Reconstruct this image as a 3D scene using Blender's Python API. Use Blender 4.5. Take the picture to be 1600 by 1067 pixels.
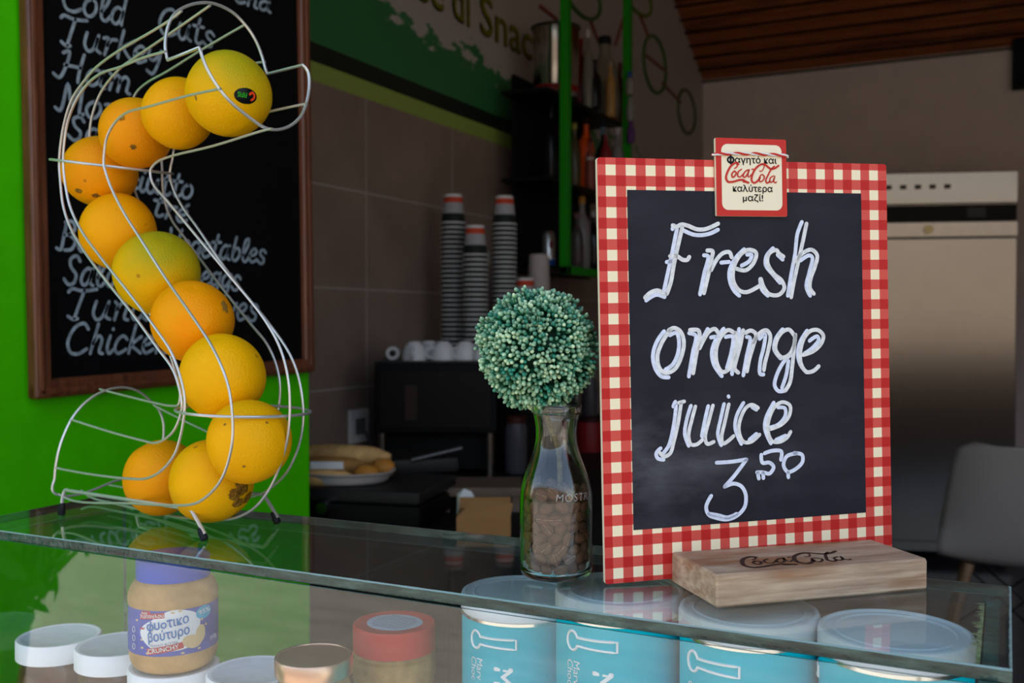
import bpy, bmesh, math, random
import numpy as np
from mathutils import Vector, Matrix

for o in list(bpy.data.objects): bpy.data.objects.remove(o)
SC = bpy.context.scene
COL = SC.collection
rad = math.radians

# ------------------------------------------------------------------ camera
FPX = 1555.0
H = 1.235
PSI = rad(26.5)
PIT = math.atan(33 / 1555.0)
FW = np.array([-math.sin(PSI) * math.cos(PIT), math.cos(PSI) * math.cos(PIT), -math.sin(PIT)])
RT = np.array([math.cos(PSI), math.sin(PSI), 0.0])
UP = np.cross(RT, FW)
CAM = np.array([0, 0, H])
cd = bpy.data.cameras.new('camera')
cam = bpy.data.objects.new('camera', cd); COL.objects.link(cam)
cam.matrix_world = Matrix(((RT[0], UP[0], -FW[0], 0), (RT[1], UP[1], -FW[1], 0), (RT[2], UP[2], -FW[2], H), (0, 0, 0, 1)))
cd.sensor_fit = 'HORIZONTAL'; cd.sensor_width = 36.0; cd.lens = 36.0 * FPX / 1600.0
cd.clip_start = 0.02
cd.dof.use_dof = True; cd.dof.focus_distance = 0.78; cd.dof.aperture_fstop = 9.5
SC.camera = cam

# ------------------------------------------------------------------ light
SC.view_settings.view_transform = 'Standard'; SC.view_settings.look = 'None'
SC.view_settings.gamma = 1.0; SC.view_settings.use_curve_mapping = False
SC.view_settings.exposure = 0.88
W = bpy.data.worlds.new('sky'); SC.world = W; W.use_nodes = True
wn = W.node_tree; wn.nodes.clear()
sky = wn.nodes.new('ShaderNodeTexSky'); sky.sky_type = 'NISHITA'; sky.sun_disc = False
sky.sun_elevation = rad(58); sky.sun_rotation = rad(10); sky.air_density = 1.0; sky.dust_density = 1.5
bg = wn.nodes.new('ShaderNodeBackground'); bg.inputs['Strength'].default_value = 0.42
wo = wn.nodes.new('ShaderNodeOutputWorld')
tint = wn.nodes.new('ShaderNodeMix'); tint.data_type = 'RGBA'; tint.blend_type = 'MULTIPLY'; tint.inputs[0].default_value = 1.0; tint.inputs[7].default_value = (1.0, .885, .755, 1)
wn.links.new(sky.outputs[0], tint.inputs[6]); wn.links.new(tint.outputs[2], bg.inputs['Color']); wn.links.new(bg.outputs[0], wo.inputs['Surface'])
sl = bpy.data.lights.new('sun', 'SUN'); sl.energy = 26.0; sl.angle = rad(0.6); sl.color = (1.0, 0.88, 0.72)
so = bpy.data.objects.new('sun', sl); COL.objects.link(so)
sd = Vector((0.20, -0.22, -1.0)).normalized()      # travels out of the shop towards the street
so.rotation_euler = sd.to_track_quat('-Z', 'Y').to_euler()

# ------------------------------------------------------------------ helpers
def ray(x, y): return FW + RT * ((x - 800) / FPX) - UP * ((y - 533.5) / FPX)
def onz(x, y, z): r = ray(x, y); return CAM + r * ((z - H) / r[2])
def onx(x, y, X): r = ray(x, y); return CAM + r * (X / r[0])
def onplane(x, y, p, n): r = ray(x, y); return CAM + r * (np.dot(np.asarray(p) - CAM, n) / np.dot(r, n))
def c2w(px, Z, z=None, y=None):
    """point seen in column px at depth Z; its height is z, or what row y shows"""
    x = (px - 800) / FPX * Z
    zz = z if z is not None else (H - (y - 500) * Z / FPX if y is not None else 0.0)
    return np.array([math.cos(PSI) * x - math.sin(PSI) * Z, math.sin(PSI) * x + math.cos(PSI) * Z, zz])

def lin(r, g, b):
    f = lambda c: ((c / 255 + 0.055) / 1.055) ** 2.4 if c > 10 else c / 255 / 12.92
    return (f(r), f(g), f(b), 1.0)

class MB:
    def __init__(s): s.v = []; s.f = []; s.m = []; s.bev = False
    def add(s, vs, fs, mi=0):
        b = len(s.v); s.v.extend([tuple(map(float, p)) for p in vs])
        for f in fs: s.f.append([i + b for i in f]); s.m.append(mi)
        return s
    def box(s, c, d, mi=0, bev=0.0, seg=2, rz=0.0):
        vs, fs = bevbox(d, bev, seg); s.bev = s.bev or bev > 0
        cr, sr = math.cos(rz), math.sin(rz)
        return s.add([(c[0] + x * cr - y * sr, c[1] + x * sr + y * cr, c[2] + z) for x, y, z in vs], fs, mi)
    def tube(s, pts, r, n=8, mi=0, closed=False, cap=True):
        vs, fs = tube_geo(pts, r, n, closed, cap); return s.add(vs, fs, mi)
    def lathe(s, prof, c=(0, 0, 0), n=32, mi=0, sx=1, sy=1, cap=True):
        vs = []; fs = []
        for (r, z) in prof:
            for k in range(n):
                a = 2 * math.pi * k / n
                vs.append((c[0] + r * math.cos(a) * sx, c[1] + r * math.sin(a) * sy, c[2] + z))
        for i in range(len(prof) - 1):
            for k in range(n):
                a, b = i * n + k, i * n + (k + 1) % n
                fs.append((a, b, b + n, a + n))
        if cap:
            if prof[0][0] > 1e-6: fs.append(tuple(range(n - 1, -1, -1)))
            if prof[-1][0] > 1e-6: fs.append(tuple(range((len(prof) - 1) * n, len(prof) * n)))
        return s.add(vs, fs, mi)
    def ell(s, c, r, n=16, m=10, mi=0, M=None):
        vs = []; fs = []
        vs.append((0, 0, -1))
        for i in range(1, m):
            t = -math.pi / 2 + math.pi * i / m
            for k in range(n):
                a = 2 * math.pi * k / n
                vs.append((math.cos(t) * math.cos(a), math.cos(t) * math.sin(a), math.sin(t)))
        vs.append((0, 0, 1)); L = len(vs) - 1
        for k in range(n): fs.append((0, 1 + (k + 1) % n, 1 + k))
        for i in range(m - 2):
            for k in range(n):
                a = 1 + i * n + k; b = 1 + i * n + (k + 1) % n
                fs.append((a, b, b + n, a + n))
        for k in range(n): fs.append((L, L - n + k, L - n + (k + 1) % n))
        r = (r, r, r) if isinstance(r, (int, float)) else r
        out = []
        for p in vs:
            q = Vector((p[0] * r[0], p[1] * r[1], p[2] * r[2]))
            if M is not None: q = M @ q
            out.append((c[0] + q[0], c[1] + q[1], c[2] + q[2]))
        return s.add(out, fs, mi)
    def grid(s, P, mi=0):
        n, m = len(P), len(P[0]); vs = [p for row in P for p in row]
        fs = [(i * m + j, i * m + j + 1, (i + 1) * m + j + 1, (i + 1) * m + j) for i in range(n - 1) for j in range(m - 1)]
        return s.add(vs, fs, mi)
    def build(s, name, mats, parent=None, loc=(0, 0, 0), rz=0.0, smooth=True, ang=40):
        me = bpy.data.meshes.new(name); me.from_pydata(s.v, [], s.f)
        mats = mats if isinstance(mats, (list, tuple)) else [mats]
        for m in mats: me.materials.append(m)
        me.polygons.foreach_set('material_index', s.m)
        if smooth:
            me.polygons.foreach_set('use_smooth', [True] * len(me.polygons))
            if ang: me.set_sharp_from_angle(angle=rad(ang))
        me.update()
        o = bpy.data.objects.new(name, me); COL.objects.link(o)
        o.location = loc; o.rotation_euler = (0, 0, rz)
        if parent: o.parent = parent
        if s.bev and smooth:
            wnm = o.modifiers.new('even shading', 'WEIGHTED_NORMAL'); wnm.keep_sharp = True; wnm.weight = 100
        return o

_bb = {}
def bevbox(d, b, seg):
    k = (tuple(round(x, 5) for x in d), b, seg)
    if k in _bb: return _bb[k]
    bm = bmesh.new(); bmesh.ops.create_cube(bm, size=1.0)
    for v in bm.verts: v.co = Vector((v.co.x * d[0], v.co.y * d[1], v.co.z * d[2]))
    if b > 0: bmesh.ops.bevel(bm, geom=bm.edges[:], offset=b, segments=seg, affect='EDGES', profile=0.5)
    bm.verts.index_update()
    r = ([tuple(v.co) for v in bm.verts], [[v.index for v in f.verts] for f in bm.faces]); bm.free()
    _bb[k] = r; return r

def tube_geo(pts, r, n=8, closed=False, cap=True):
    P = [Vector(p) for p in pts]; N = len(P)
    rr = r if isinstance(r, (list, tuple)) else [r] * N
    T = []
    for i in range(N):
        a = P[(i - 1) % N] if (closed or i > 0) else P[i]
        b = P[(i + 1) % N] if (closed or i < N - 1) else P[i]
        T.append((b - a).normalized())
    u = T[0].orthogonal().normalized(); vs = []; fs = []
    for i in range(N):
        u = (u - T[i] * u.dot(T[i]))
        if u.length < 1e-6: u = T[i].orthogonal()
        u.normalize(); w = T[i].cross(u)
        for k in range(n):
            a = 2 * math.pi * k / n
            vs.append(tuple(P[i] + (u * math.cos(a) + w * math.sin(a)) * rr[i]))
    for i in range(N if closed else N - 1):
        for k in range(n):
            a, b = i * n + k, i * n + (k + 1) % n
            c, d = ((i + 1) % N) * n + (k + 1) % n, ((i + 1) % N) * n + k
            fs.append((a, b, c, d))
    if cap and not closed:
        fs.append(tuple(range(n - 1, -1, -1))); fs.append(tuple(range((N - 1) * n, N * n)))
    return vs, fs

def catmull(P, k=6, closed=False):
    P = [np.asarray(p, float) for p in P]; n = len(P); out = []
    for i in range(n if closed else n - 1):
        g = (lambda j: P[j % n]) if closed else (lambda j: P[min(max(j, 0), n - 1)])
        p0, p1, p2, p3 = g(i - 1), g(i), g(i + 1), g(i + 2)
        # centripetal
        t0 = 0; t1 = t0 + max(np.linalg.norm(p1 - p0), 1e-5) ** .5
        t2 = t1 + max(np.linalg.norm(p2 - p1), 1e-5) ** .5; t3 = t2 + max(np.linalg.norm(p3 - p2), 1e-5) ** .5
        for q in range(k):
            t = t1 + (t2 - t1) * q / k
            A1 = (t1 - t) / (t1 - t0) * p0 + (t - t0) / (t1 - t0) * p1
            A2 = (t2 - t) / (t2 - t1) * p1 + (t - t1) / (t2 - t1) * p2
            A3 = (t3 - t) / (t3 - t2) * p2 + (t - t2) / (t3 - t2) * p3
            B1 = (t2 - t) / (t2 - t0) * A1 + (t - t0) / (t2 - t0) * A2
            B2 = (t3 - t) / (t3 - t1) * A2 + (t - t1) / (t3 - t1) * A3
            out.append((t2 - t) / (t2 - t1) * B1 + (t - t1) / (t2 - t1) * B2)
    if not closed: out.append(P[-1])
    return out

def ribbon(mb, pts, w, h=0.0, k=5, mi=0, smooth=True, thick=0.0004):
    """flat painted stroke with round ends in a plane: pts (s,t); h height above the plane. local coords (s, -h, t)"""
    pts = [np.asarray(p, float) for p in pts]
    P = catmull(pts, k) if smooth and len(pts) > 2 else pts
    if len(P) < 2: P = [P[0], P[0] + np.array([1e-4, 0])]
    L = []; R = []
    for i in range(len(P)):
        d = P[min(i + 1, len(P) - 1)] - P[max(i - 1, 0)]; l = np.linalg.norm(d) or 1; d = d / l
        n = np.array([-d[1], d[0]]); L.append(P[i] + n * w / 2); R.append(P[i] - n * w / 2)
    def capp(c, d, sgn):
        n = np.array([-d[1], d[0]]); r = []
        for j in range(1, 5):
            a = math.pi * j / 5
            r.append(c + w / 2 * (n * math.cos(a) * sgn + d * math.sin(a)))
        return r
    d1 = P[-1] - P[-2]; d1 = d1 / (np.linalg.norm(d1) or 1)
    d0 = P[0] - P[1]; d0 = d0 / (np.linalg.norm(d0) or 1)
    vs = []; fs = []
    for a, b in zip(L, R): vs += [(a[0], -h - thick, a[1]), (b[0], -h - thick, b[1])]
    for i in range(len(L) - 1): fs.append((2 * i, 2 * i + 1, 2 * i + 3, 2 * i + 2))
    b = len(vs); e = capp(P[-1], d1, 1); vs += [(q[0], -h - thick, q[1]) for q in e]
    fs.append([2 * len(L) - 1] + [b + 3 - j for j in range(4)] + [2 * len(L) - 2])
    b = len(vs); e = capp(P[0], d0, 1); vs += [(q[0], -h - thick, q[1]) for q in e]
    fs.append([0] + [b + 3 - j for j in range(4)] + [1])
    # side skirts so that the paint has a body
    m = len(L); bb = len(vs)
    vs += [(a[0], -h, a[1]) for a in L] + [(a[0], -h, a[1]) for a in R]
    for i in range(m - 1):
        fs.append((2 * i, 2 * i + 2, bb + i + 1, bb + i)); fs.append((2 * i + 1, bb + m + i, bb + m + i + 1, 2 * i + 3))
    mb.add(vs, fs, mi)

_tc = {}
def textgeo(s, bold=0.0, shear=0.0, space=1.0):
    """2-D outline mesh of a line of type, 1 unit high letters, origin at baseline left"""
    key = (s, bold, shear, space)
    if key in _tc: return _tc[key]
    cu = bpy.data.curves.new('type', 'FONT'); cu.body = s; cu.size = 1.0; cu.offset = bold; cu.shear = shear; cu.space_character = space
    cu.resolution_u = 3
    ob = bpy.data.objects.new('type', cu); COL.objects.link(ob)
    dg = bpy.context.evaluated_depsgraph_get(); dg.update()
    me = bpy.data.meshes.new_from_object(ob.evaluated_get(dg))
    vs = [(v.co.x, v.co.y) for v in me.vertices]; fs = [list(p.vertices) for p in me.polygons]
    bpy.data.objects.remove(ob); bpy.data.curves.remove(cu); bpy.data.meshes.remove(me)
    xs = [v[0] for v in vs] or [0, 1]; x0, x1 = min(xs), max(xs)
    _tc[key] = ([(x - x0, y) for x, y in vs], fs, x1 - x0); return _tc[key]

def text_on(mb, s, fn, x0, y0, width=None, size=None, mi=0, bold=0.0, shear=0.0, center=False, rot=0.0, space=1.0):
    if bold > .009:
        for dx, dy in ((-1, 0), (1, 0), (0, 1), (0, -1)):
            sz = size if size else .1 * (width or 1)
            text_on(mb, s, fn, x0 + dx * bold * sz * .8, y0 + dy * bold * sz * .8, width, size, mi, 0.0, shear, center, rot, space)
        bold = 0.0
    vs, fs, wd = textgeo(s, bold, shear, space)
    k = width / wd if width else size
    ky = size if size else k
    off = -wd * k / 2 if center else 0
    out = []
    cr, sr = math.cos(rot), math.sin(rot)
    for x, y in vs:
        a, b = x * k + off, y * ky
        out.append(fn(x0 + a * cr - b * sr, y0 + a * sr + b * cr))
    mb.add(out, fs, mi)

def empty(name, loc=(0, 0, 0), rz=0.0, mat=None):
    o = bpy.data.objects.new(name, None); COL.objects.link(o)
    o.empty_display_size = 0.02
    if mat is not None: o.matrix_world = mat
    else: o.location = loc; o.rotation_euler = (0, 0, rz)
    return o
def tag(o, label, cat, group=None):
    o['label'] = label; o['category'] = cat
    if group: o['group'] = group
    return o
def struct(o): o['kind'] = 'structure'; return o
def copy_tree(o, parent=None):
    c = o.copy(); COL.objects.link(c)
    if parent: c.parent = parent
    for ch in [x for x in bpy.data.objects if x.parent == o]: copy_tree(ch, c)
    return c
ORD = ['', 'topmost', 'second', 'third', 'fourth', 'fifth', 'sixth', 'seventh', 'eighth', 'ninth', 'tenth', 'eleventh', 'twelfth', 'thirteenth', 'fourteenth', 'fifteenth',
       'sixteenth', 'seventeenth', 'eighteenth', 'nineteenth', 'twentieth', 'twenty-first', 'twenty-second', 'twenty-third', 'twenty-fourth', 'twenty-fifth', 'twenty-sixth', 'twenty-seventh', 'twenty-eighth', 'twenty-ninth', 'thirtieth']

# ------------------------------------------------------------------ materials
def newmat(name):
    m = bpy.data.materials.new(name); m.use_nodes = True; nt = m.node_tree; nt.nodes.clear()
    out = nt.nodes.new('ShaderNodeOutputMaterial'); return m, nt, out
def nd(nt, t, **kw):
    n = nt.nodes.new('ShaderNode' + t)
    for k, v in kw.items():
        if k.startswith('_'): setattr(n, k[1:], v)
        else:
            i = n.inputs[int(k[1:])] if k[0] == 'i' and k[1:].isdigit() else n.inputs[k.replace('__', ' ')]
            if hasattr(v, 'bl_idname') and hasattr(v, 'is_linked'): nt.links.new(v, i)
            else: i.default_value = v
    return n
def math_(nt, op, a, b=0.0, c=None, clamp=False):
    n = nt.nodes.new('ShaderNodeMath'); n.operation = op; n.use_clamp = clamp
    for i, v in enumerate((a, b, c)):
        if v is None: continue
        if isinstance(v, (int, float)): n.inputs[i].default_value = v
        else: nt.links.new(v, n.inputs[i])
    return n.outputs[0]
def mixc(nt, f, a, b, blend='MIX'):
    n = nt.nodes.new('ShaderNodeMix'); n.data_type = 'RGBA'; n.blend_type = blend
    for i, v in ((0, f), (6, a), (7, b)):
        if isinstance(v, (int, float, tuple)): n.inputs[i].default_value = v
        else: nt.links.new(v, n.inputs[i])
    return n.outputs[2]
def ramp(nt, f, stops):
    n = nt.nodes.new('ShaderNodeValToRGB'); e = n.color_ramp.elements
    while len(e) < len(stops): e.new(0.5)
    for i, (p, c) in enumerate(stops):
        e[i].position = p; e[i].color = c if isinstance(c, tuple) else (c, c, c, 1)
    nt.links.new(f, n.inputs[0]); return n.outputs[0]
def coords(nt, kind='Object', scale=(1, 1, 1), loc=(0, 0, 0)):
    t = nt.nodes.new('ShaderNodeTexCoord'); m = nt.nodes.new('ShaderNodeMapping')
    m.inputs['Scale'].default_value = scale; m.inputs['Location'].default_value = loc
    nt.links.new(t.outputs[kind], m.inputs[0]); return m.outputs[0]
def noise(nt, vec, scale, detail=3, rough=0.5):
    return nd(nt, 'TexNoise', Vector=vec, Scale=scale, Detail=detail, Roughness=rough).outputs[0]
def bump(nt, h, strength, dist=0.001):
    return nd(nt, 'Bump', Height=h, Strength=strength, Distance=dist).outputs[0]
def P(name, col, rough=0.5, metal=0.0, spec=0.18, nscale=0, namt=0.0, bscale=0, bamt=0.0, bdist=0.001, coat=0.0, trans=0.0, ior=1.45, sss=0.0):
    m, nt, out = newmat(name)
    b = nd(nt, 'BsdfPrincipled', Roughness=rough, Metallic=metal, IOR=ior)
    b.inputs['Specular IOR Level'].default_value = spec
    b.inputs['Coat Weight'].default_value = coat; b.inputs['Transmission Weight'].default_value = trans
    if sss: b.inputs['Subsurface Weight'].default_value = sss; b.inputs['Subsurface Radius'].default_value = (.01, .006, .002); b.inputs['Subsurface Scale'].default_value = 0.3
    col = col if len(col) == 4 else tuple(col) + (1.0,)
    if nscale:
        v = coords(nt); f = noise(nt, v, nscale, 4, .6)
        lo = tuple(c * (1 - namt) for c in col[:3]) + (1,); hi = tuple(min(1, c * (1 + namt)) for c in col[:3]) + (1,)
        nt.links.new(ramp(nt, f, [(0.3, lo), (0.7, hi)]), b.inputs['Base Color'])
    else: b.inputs['Base Color'].default_value = col
    if bscale:
        v = coords(nt); nt.links.new(bump(nt, noise(nt, v, bscale, 3), bamt, bdist), b.inputs['Normal'])
    nt.links.new(b.outputs[0], out.inputs[0]); return m

def pane(name, tint, edge=None, dust=0.0):
    """thin clear glass: straight-through transmission plus mirror reflection by angle (Schlick)"""
    m, nt, out = newmat(name)
    lw = nd(nt, 'LayerWeight', Blend=0.5); fc = lw.outputs['Facing']
    f = math_(nt, 'ADD', math_(nt, 'MULTIPLY', math_(nt, 'POWER', fc, 5.0), 0.96), 0.045)
    tr = nd(nt, 'BsdfTransparent', Color=tint); gl = nd(nt, 'BsdfGlossy', Color=(1, 1, 1, 1), Roughness=0.0)
    mx = nd(nt, 'MixShader', i0=f); nt.links.new(tr.outputs[0], mx.inputs[1]); nt.links.new(gl.outputs[0], mx.inputs[2])
    last = mx.outputs[0]
    if dust:
        v = coords(nt, 'Object')
        n1 = nd(nt, 'TexVoronoi', Vector=v, Scale=420.0).outputs['Distance']
        n2 = noise(nt, v, 9.0, 4)
        s = math_(nt, 'LESS_THAN', n1, math_(nt, 'MULTIPLY', math_(nt, 'SUBTRACT', n2, 0.42), 0.55))
        s = math_(nt, 'ADD', math_(nt, 'MULTIPLY', s, 0.30), dust)
        df = nd(nt, 'BsdfDiffuse', Color=(.55, .56, .55, 1))
        m2 = nd(nt, 'MixShader', i0=s); nt.links.new(last, m2.inputs[1]); nt.links.new(df.outputs[0], m2.inputs[2]); last = m2.outputs[0]
    nt.links.new(last, out.inputs[0]); return m

M = {}
M['wire'] = P('stainless wire', (.60, .58, .55), .28, .6, spec=.5)
M['rubber'] = P('black rubber', (.012, .012, .015), .45)
M['pane'] = pane('display glass', (.985, .995, .99, 1))
M['pane_top'] = pane('shelf glass', (.93, .975, .95, 1), dust=.010)
def edge_mat():
    m, nt, out = newmat('cut glass edge')
    v = coords(nt, 'Object', (1, 1, 1)); n = noise(nt, v, 55, 5, .6)
    v2 = coords(nt, 'Object', (30, 30, 160)); n2 = noise(nt, v2, 1.0, 4, .6)
    c = ramp(nt, n2, [(.3, (.008, .016, .013, 1)), (.52, (.03, .062, .05, 1)), (.75, (.075, .14, .11, 1))])
    b = nd(nt, 'BsdfPrincipled', Base__Color=c, Roughness=.13, Normal=bump(nt, n, .6, .003))
    nt.links.new(b.outputs[0], out.inputs[0]); return m
M['edge'] = edge_mat()
M['arris'] = P('glass arris painted glint', (.30, .42, .40), .12, spec=.6)  # pale colour paints in the sky light the bevel catches
M['edge_thin'] = P('glass rim', (.07, .155, .13), .3, nscale=70, namt=.7, bscale=120, bamt=.6, bdist=.003)
M['glue'] = P('dried sealant', (.46, .53, .26), .5, nscale=160, namt=.7, bscale=300, bamt=.6, bdist=.002)
M['bottle'] = P('clear bottle glass', (.97, .99, .975), 0.0, trans=1.0, ior=1.45)
M['emboss'] = P('embossed glass', (.75, .78, .78), .1, trans=.55)
def orange_mat():
    m, nt, out = newmat('orange peel')
    oi = nd(nt, 'ObjectInfo'); t = nd(nt, 'TexCoord')
    rnd = nd(nt, 'CombineXYZ', i0=math_(nt, 'MULTIPLY', oi.outputs['Random'], 37.0), i1=math_(nt, 'MULTIPLY', oi.outputs['Random'], 91.0), i2=math_(nt, 'MULTIPLY', oi.outputs['Random'], 53.0)).outputs[0]
    va = nd(nt, 'VectorMath', _operation='ADD', i0=t.outputs['Object'], i1=rnd).outputs[0]
    n1 = noise(nt, va, 22, 3)
    # orange to yellow blotches, green shoulder where the fruit has one (object alpha)
    c = mixc(nt, ramp(nt, n1, [(.35, 0.0), (.7, 1.0)]), oi.outputs['Color'], mixc(nt, .5, oi.outputs['Color'], (.84, .40, .002, 1)))
    sep = nd(nt, 'SeparateXYZ', Vector=t.outputs['Object'])
    gz = math_(nt, 'ADD', math_(nt, 'MULTIPLY', sep.outputs[2], 16.0), math_(nt, 'MULTIPLY', math_(nt, 'SUBTRACT', noise(nt, va, 16, 2), .5), 1.8))
    gz = math_(nt, 'ADD', gz, math_(nt, 'MULTIPLY', sep.outputs[0], 8.0))
    gf = math_(nt, 'MULTIPLY', math_(nt, 'ADD', gz, .15, clamp=True), oi.outputs['Alpha'])
    c = mixc(nt, gf, c, (.36, .34, .008, 1))
    vo = nd(nt, 'TexVoronoi', Vector=va, Scale=55.0).outputs['Distance']
    sp = math_(nt, 'MULTIPLY', math_(nt, 'LESS_THAN', vo, math_(nt, 'MULTIPLY', math_(nt, 'SUBTRACT', noise(nt, va, 14, 2), .53), 1.0)), .6)
    c = mixc(nt, sp, c, (.30, .10, .012, 1))
    f1 = noise(nt, va, 700, 2); v2 = nd(nt, 'TexVoronoi', Vector=va, Scale=480.0).outputs['Distance']
    h = math_(nt, 'ADD', math_(nt, 'MULTIPLY', v2, .7), math_(nt, 'MULTIPLY', f1, .4))
    b = nd(nt, 'BsdfPrincipled', Base__Color=c, Roughness=.46, Normal=bump(nt, h, .35, .0012))
    b.inputs['Specular IOR Level'].default_value = .10
    b.inputs['Subsurface Weight'].default_value = .08; b.inputs['Subsurface Radius'].default_value = (1, .5, .1); b.inputs['Subsurface Scale'].default_value = .006
    nt.links.new(b.outputs[0], out.inputs[0]); return m
M['orange'] = orange_mat()
M['scar'] = P('stem scar', (.30, .15, .02), .7)
M['blemish'] = P('brown rind blemish', (.26, .125, .012), .65, nscale=300, namt=.8, bscale=350, bamt=.9, bdist=.003)
KX = .32 / 20.2 * 1.0135; KY = .32 / 20.2
def gingham():
    m, nt, out = newmat('gingham print')
    t = nd(nt, 'TexCoord'); s = nd(nt, 'SeparateXYZ', Vector=t.outputs['Object'])
    fx = math_(nt, 'FRACT', math_(nt, 'ADD', math_(nt, 'DIVIDE', s.outputs[0], KX), -.66 + .25 + 10))
    fy = math_(nt, 'FRACT', math_(nt, 'ADD', math_(nt, 'DIVIDE', math_(nt, 'SUBTRACT', s.outputs[2], 1.4834 * KY), KY * 1.0074), .25 + 10))
    wx = math_(nt, 'LESS_THAN', fx, .5); wy = math_(nt, 'LESS_THAN', fy, .5)
    sm = math_(nt, 'ADD', wx, wy)
    hatch = math_(nt, 'FRACT', math_(nt, 'MULTIPLY', math_(nt, 'ADD', s.outputs[0], s.outputs[2]), 900.0))
    mid = mixc(nt, math_(nt, 'LESS_THAN', hatch, .45), (.74, .115, .085, 1), (.60, .055, .042, 1))
    c = mixc(nt, math_(nt, 'GREATER_THAN', sm, .5), (.52, .018, .016, 1), mid)
    c = mixc(nt, math_(nt, 'GREATER_THAN', sm, 1.5), c, (.95, .81, .54, 1))
    vo = nd(nt, 'TexVoronoi', Vector=t.outputs['Object'], Scale=170.0).outputs['Distance']
    dz = noise(nt, t.outputs['Object'], 13, 2)
    d = math_(nt, 'LESS_THAN', vo, math_(nt, 'MULTIPLY', math_(nt, 'SUBTRACT', dz, .64), .9))
    c = mixc(nt, d, c, (.06, .02, .015, 1))
    b = nd(nt, 'BsdfPrincipled', Base__Color=c, Roughness=.42); b.inputs['Specular IOR Level'].default_value = .15
    nt.links.new(b.outputs[0], out.inputs[0]); return m
M['gingham'] = gingham()
M['cream'] = P('cream board edge', (.80, .70, .50), .6)
def chalk():
    m, nt, out = newmat('chalkboard paint')
    v = coords(nt, 'Object', (1, 1, 2.2)); n = noise(nt, v, 14, 5, .6)
    s = nd(nt, 'SeparateXYZ', Vector=nd(nt, 'TexCoord').outputs['Object'])
    # wiped chalk dust low on the board and below the price
    low = math_(nt, 'SUBTRACT', 1.0, math_(nt, 'DIVIDE', math_(nt, 'ABSOLUTE', math_(nt, 'SUBTRACT', s.outputs[2], .088)), .055), clamp=True)
    lf = math_(nt, 'SUBTRACT', 1.15, math_(nt, 'DIVIDE', s.outputs[0], .16), clamp=True)
    f = math_(nt, 'MULTIPLY', math_(nt, 'MULTIPLY', low, lf), ramp(nt, n, [(.42, 0.0), (.72, .22)]))
    g = math_(nt, 'MULTIPLY', noise(nt, coords(nt, 'Object'), 900, 1), .012)
    c = mixc(nt, f, (.0155, .0145, .0215, 1), (.42, .42, .45, 1))
    c = mixc(nt, math_(nt, 'ADD', math_(nt, 'MULTIPLY', ramp(nt, n, [(.4, 0.0), (.8, .03)]), 1.0), g), c, (.4, .4, .43, 1))
    b = nd(nt, 'BsdfPrincipled', Base__Color=c, Roughness=.6); b.inputs['Specular IOR Level'].default_value = .12
    nt.links.new(b.outputs[0], out.inputs[0]); return m
M['chalk'] = chalk()
M['ink_warm'] = P('white marker', (.74, .735, .72), .5, nscale=260, namt=.16)
M['ink_cool'] = P('bluish white marker', (.70, .74, .86), .5, nscale=260, namt=.12)
M['red'] = P('signal red print', (.58, .030, .020), .4)
M['plaque_cream'] = P('plaque cream', (.92, .80, .57), .45)
M['black_ink'] = P('black print', (.012, .012, .014), .5)
M['yarn_red'] = P('red yarn', (.62, .04, .03), .85); M['yarn_white'] = P('white yarn', (.78, .75, .70), .85)
def wood(name, a, b_, dark, sc=(6, 60, 60), rough=.6, streak=.35):
    m, nt, out = newmat(name)
    v = coords(nt, 'Object', sc); n = noise(nt, v, 2.2, 6, .62)
    v2 = coords(nt, 'Object', (sc[0] * .5, sc[1] * .35, sc[2] * .35), (3, 5, 1)); n2 = noise(nt, v2, 2.4, 3, .55)
    c = ramp(nt, n, [(.3, a), (.7, b_)])
    c = mixc(nt, ramp(nt, n2, [(.52, 0.0), (.66, streak)]), c, dark)
    b = nd(nt, 'BsdfPrincipled', Base__Color=c, Roughness=rough, Normal=bump(nt, n, .25, .0012))
    nt.links.new(b.outputs[0], out.inputs[0]); return m
M['block'] = wood('acacia block', (.30, .175, .10, 1), (.62, .44, .285, 1), (.30, .12, .04, 1), sc=(6, 38, 95), streak=.95)
M['brand'] = P('burnt lettering', (.055, .025, .018), .7)
M['frame'] = wood('stained frame wood', (.085, .022, .009, 1), (.20, .062, .024, 1), (.03, .008, .004, 1), sc=(50, 50, 4), rough=.38)
M['green'] = P('green painted plaster', (.065, .58, .0), .55, spec=.12, nscale=18, namt=.06, bscale=60, bamt=.12, bdist=.004)
M['menu'] = P('black menu board', (.0030, .0030, .0034), .65, spec=.12)
M['menu_ink'] = P('grey chalk marker', (.30, .36, .40), .7, nscale=70, namt=.4)
def tile():
    m, nt, out = newmat('grey wall tile')
    t = nd(nt, 'TexCoord'); s = nd(nt, 'SeparateXYZ', Vector=t.outputs['Object'])
    # object origin lies on a grout crossing
    fy = math_(nt, 'ABSOLUTE', math_(nt, 'SUBTRACT', math_(nt, 'FRACT', math_(nt, 'ADD', math_(nt, 'DIVIDE', s.outputs[1], .545), 10.5)), .5))
    fz = math_(nt, 'ABSOLUTE', math_(nt, 'SUBTRACT', math_(nt, 'FRACT', math_(nt, 'ADD', math_(nt, 'DIVIDE', s.outputs[2], .305), 10.5)), .5))
    g = math_(nt, 'MAXIMUM', math_(nt, 'LESS_THAN', fy, .0045), math_(nt, 'LESS_THAN', fz, .007))
    n = noise(nt, t.outputs['Object'], 5, 5, .65)
    c = ramp(nt, n, [(.3, (.19, .128, .098, 1)), (.72, (.28, .19, .147, 1))])
    c = mixc(nt, g, c, (.42, .37, .33, 1))
    b = nd(nt, 'BsdfPrincipled', Base__Color=c, Roughness=.38); nt.links.new(b.outputs[0], out.inputs[0]); return m
M['tile'] = tile()
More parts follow.
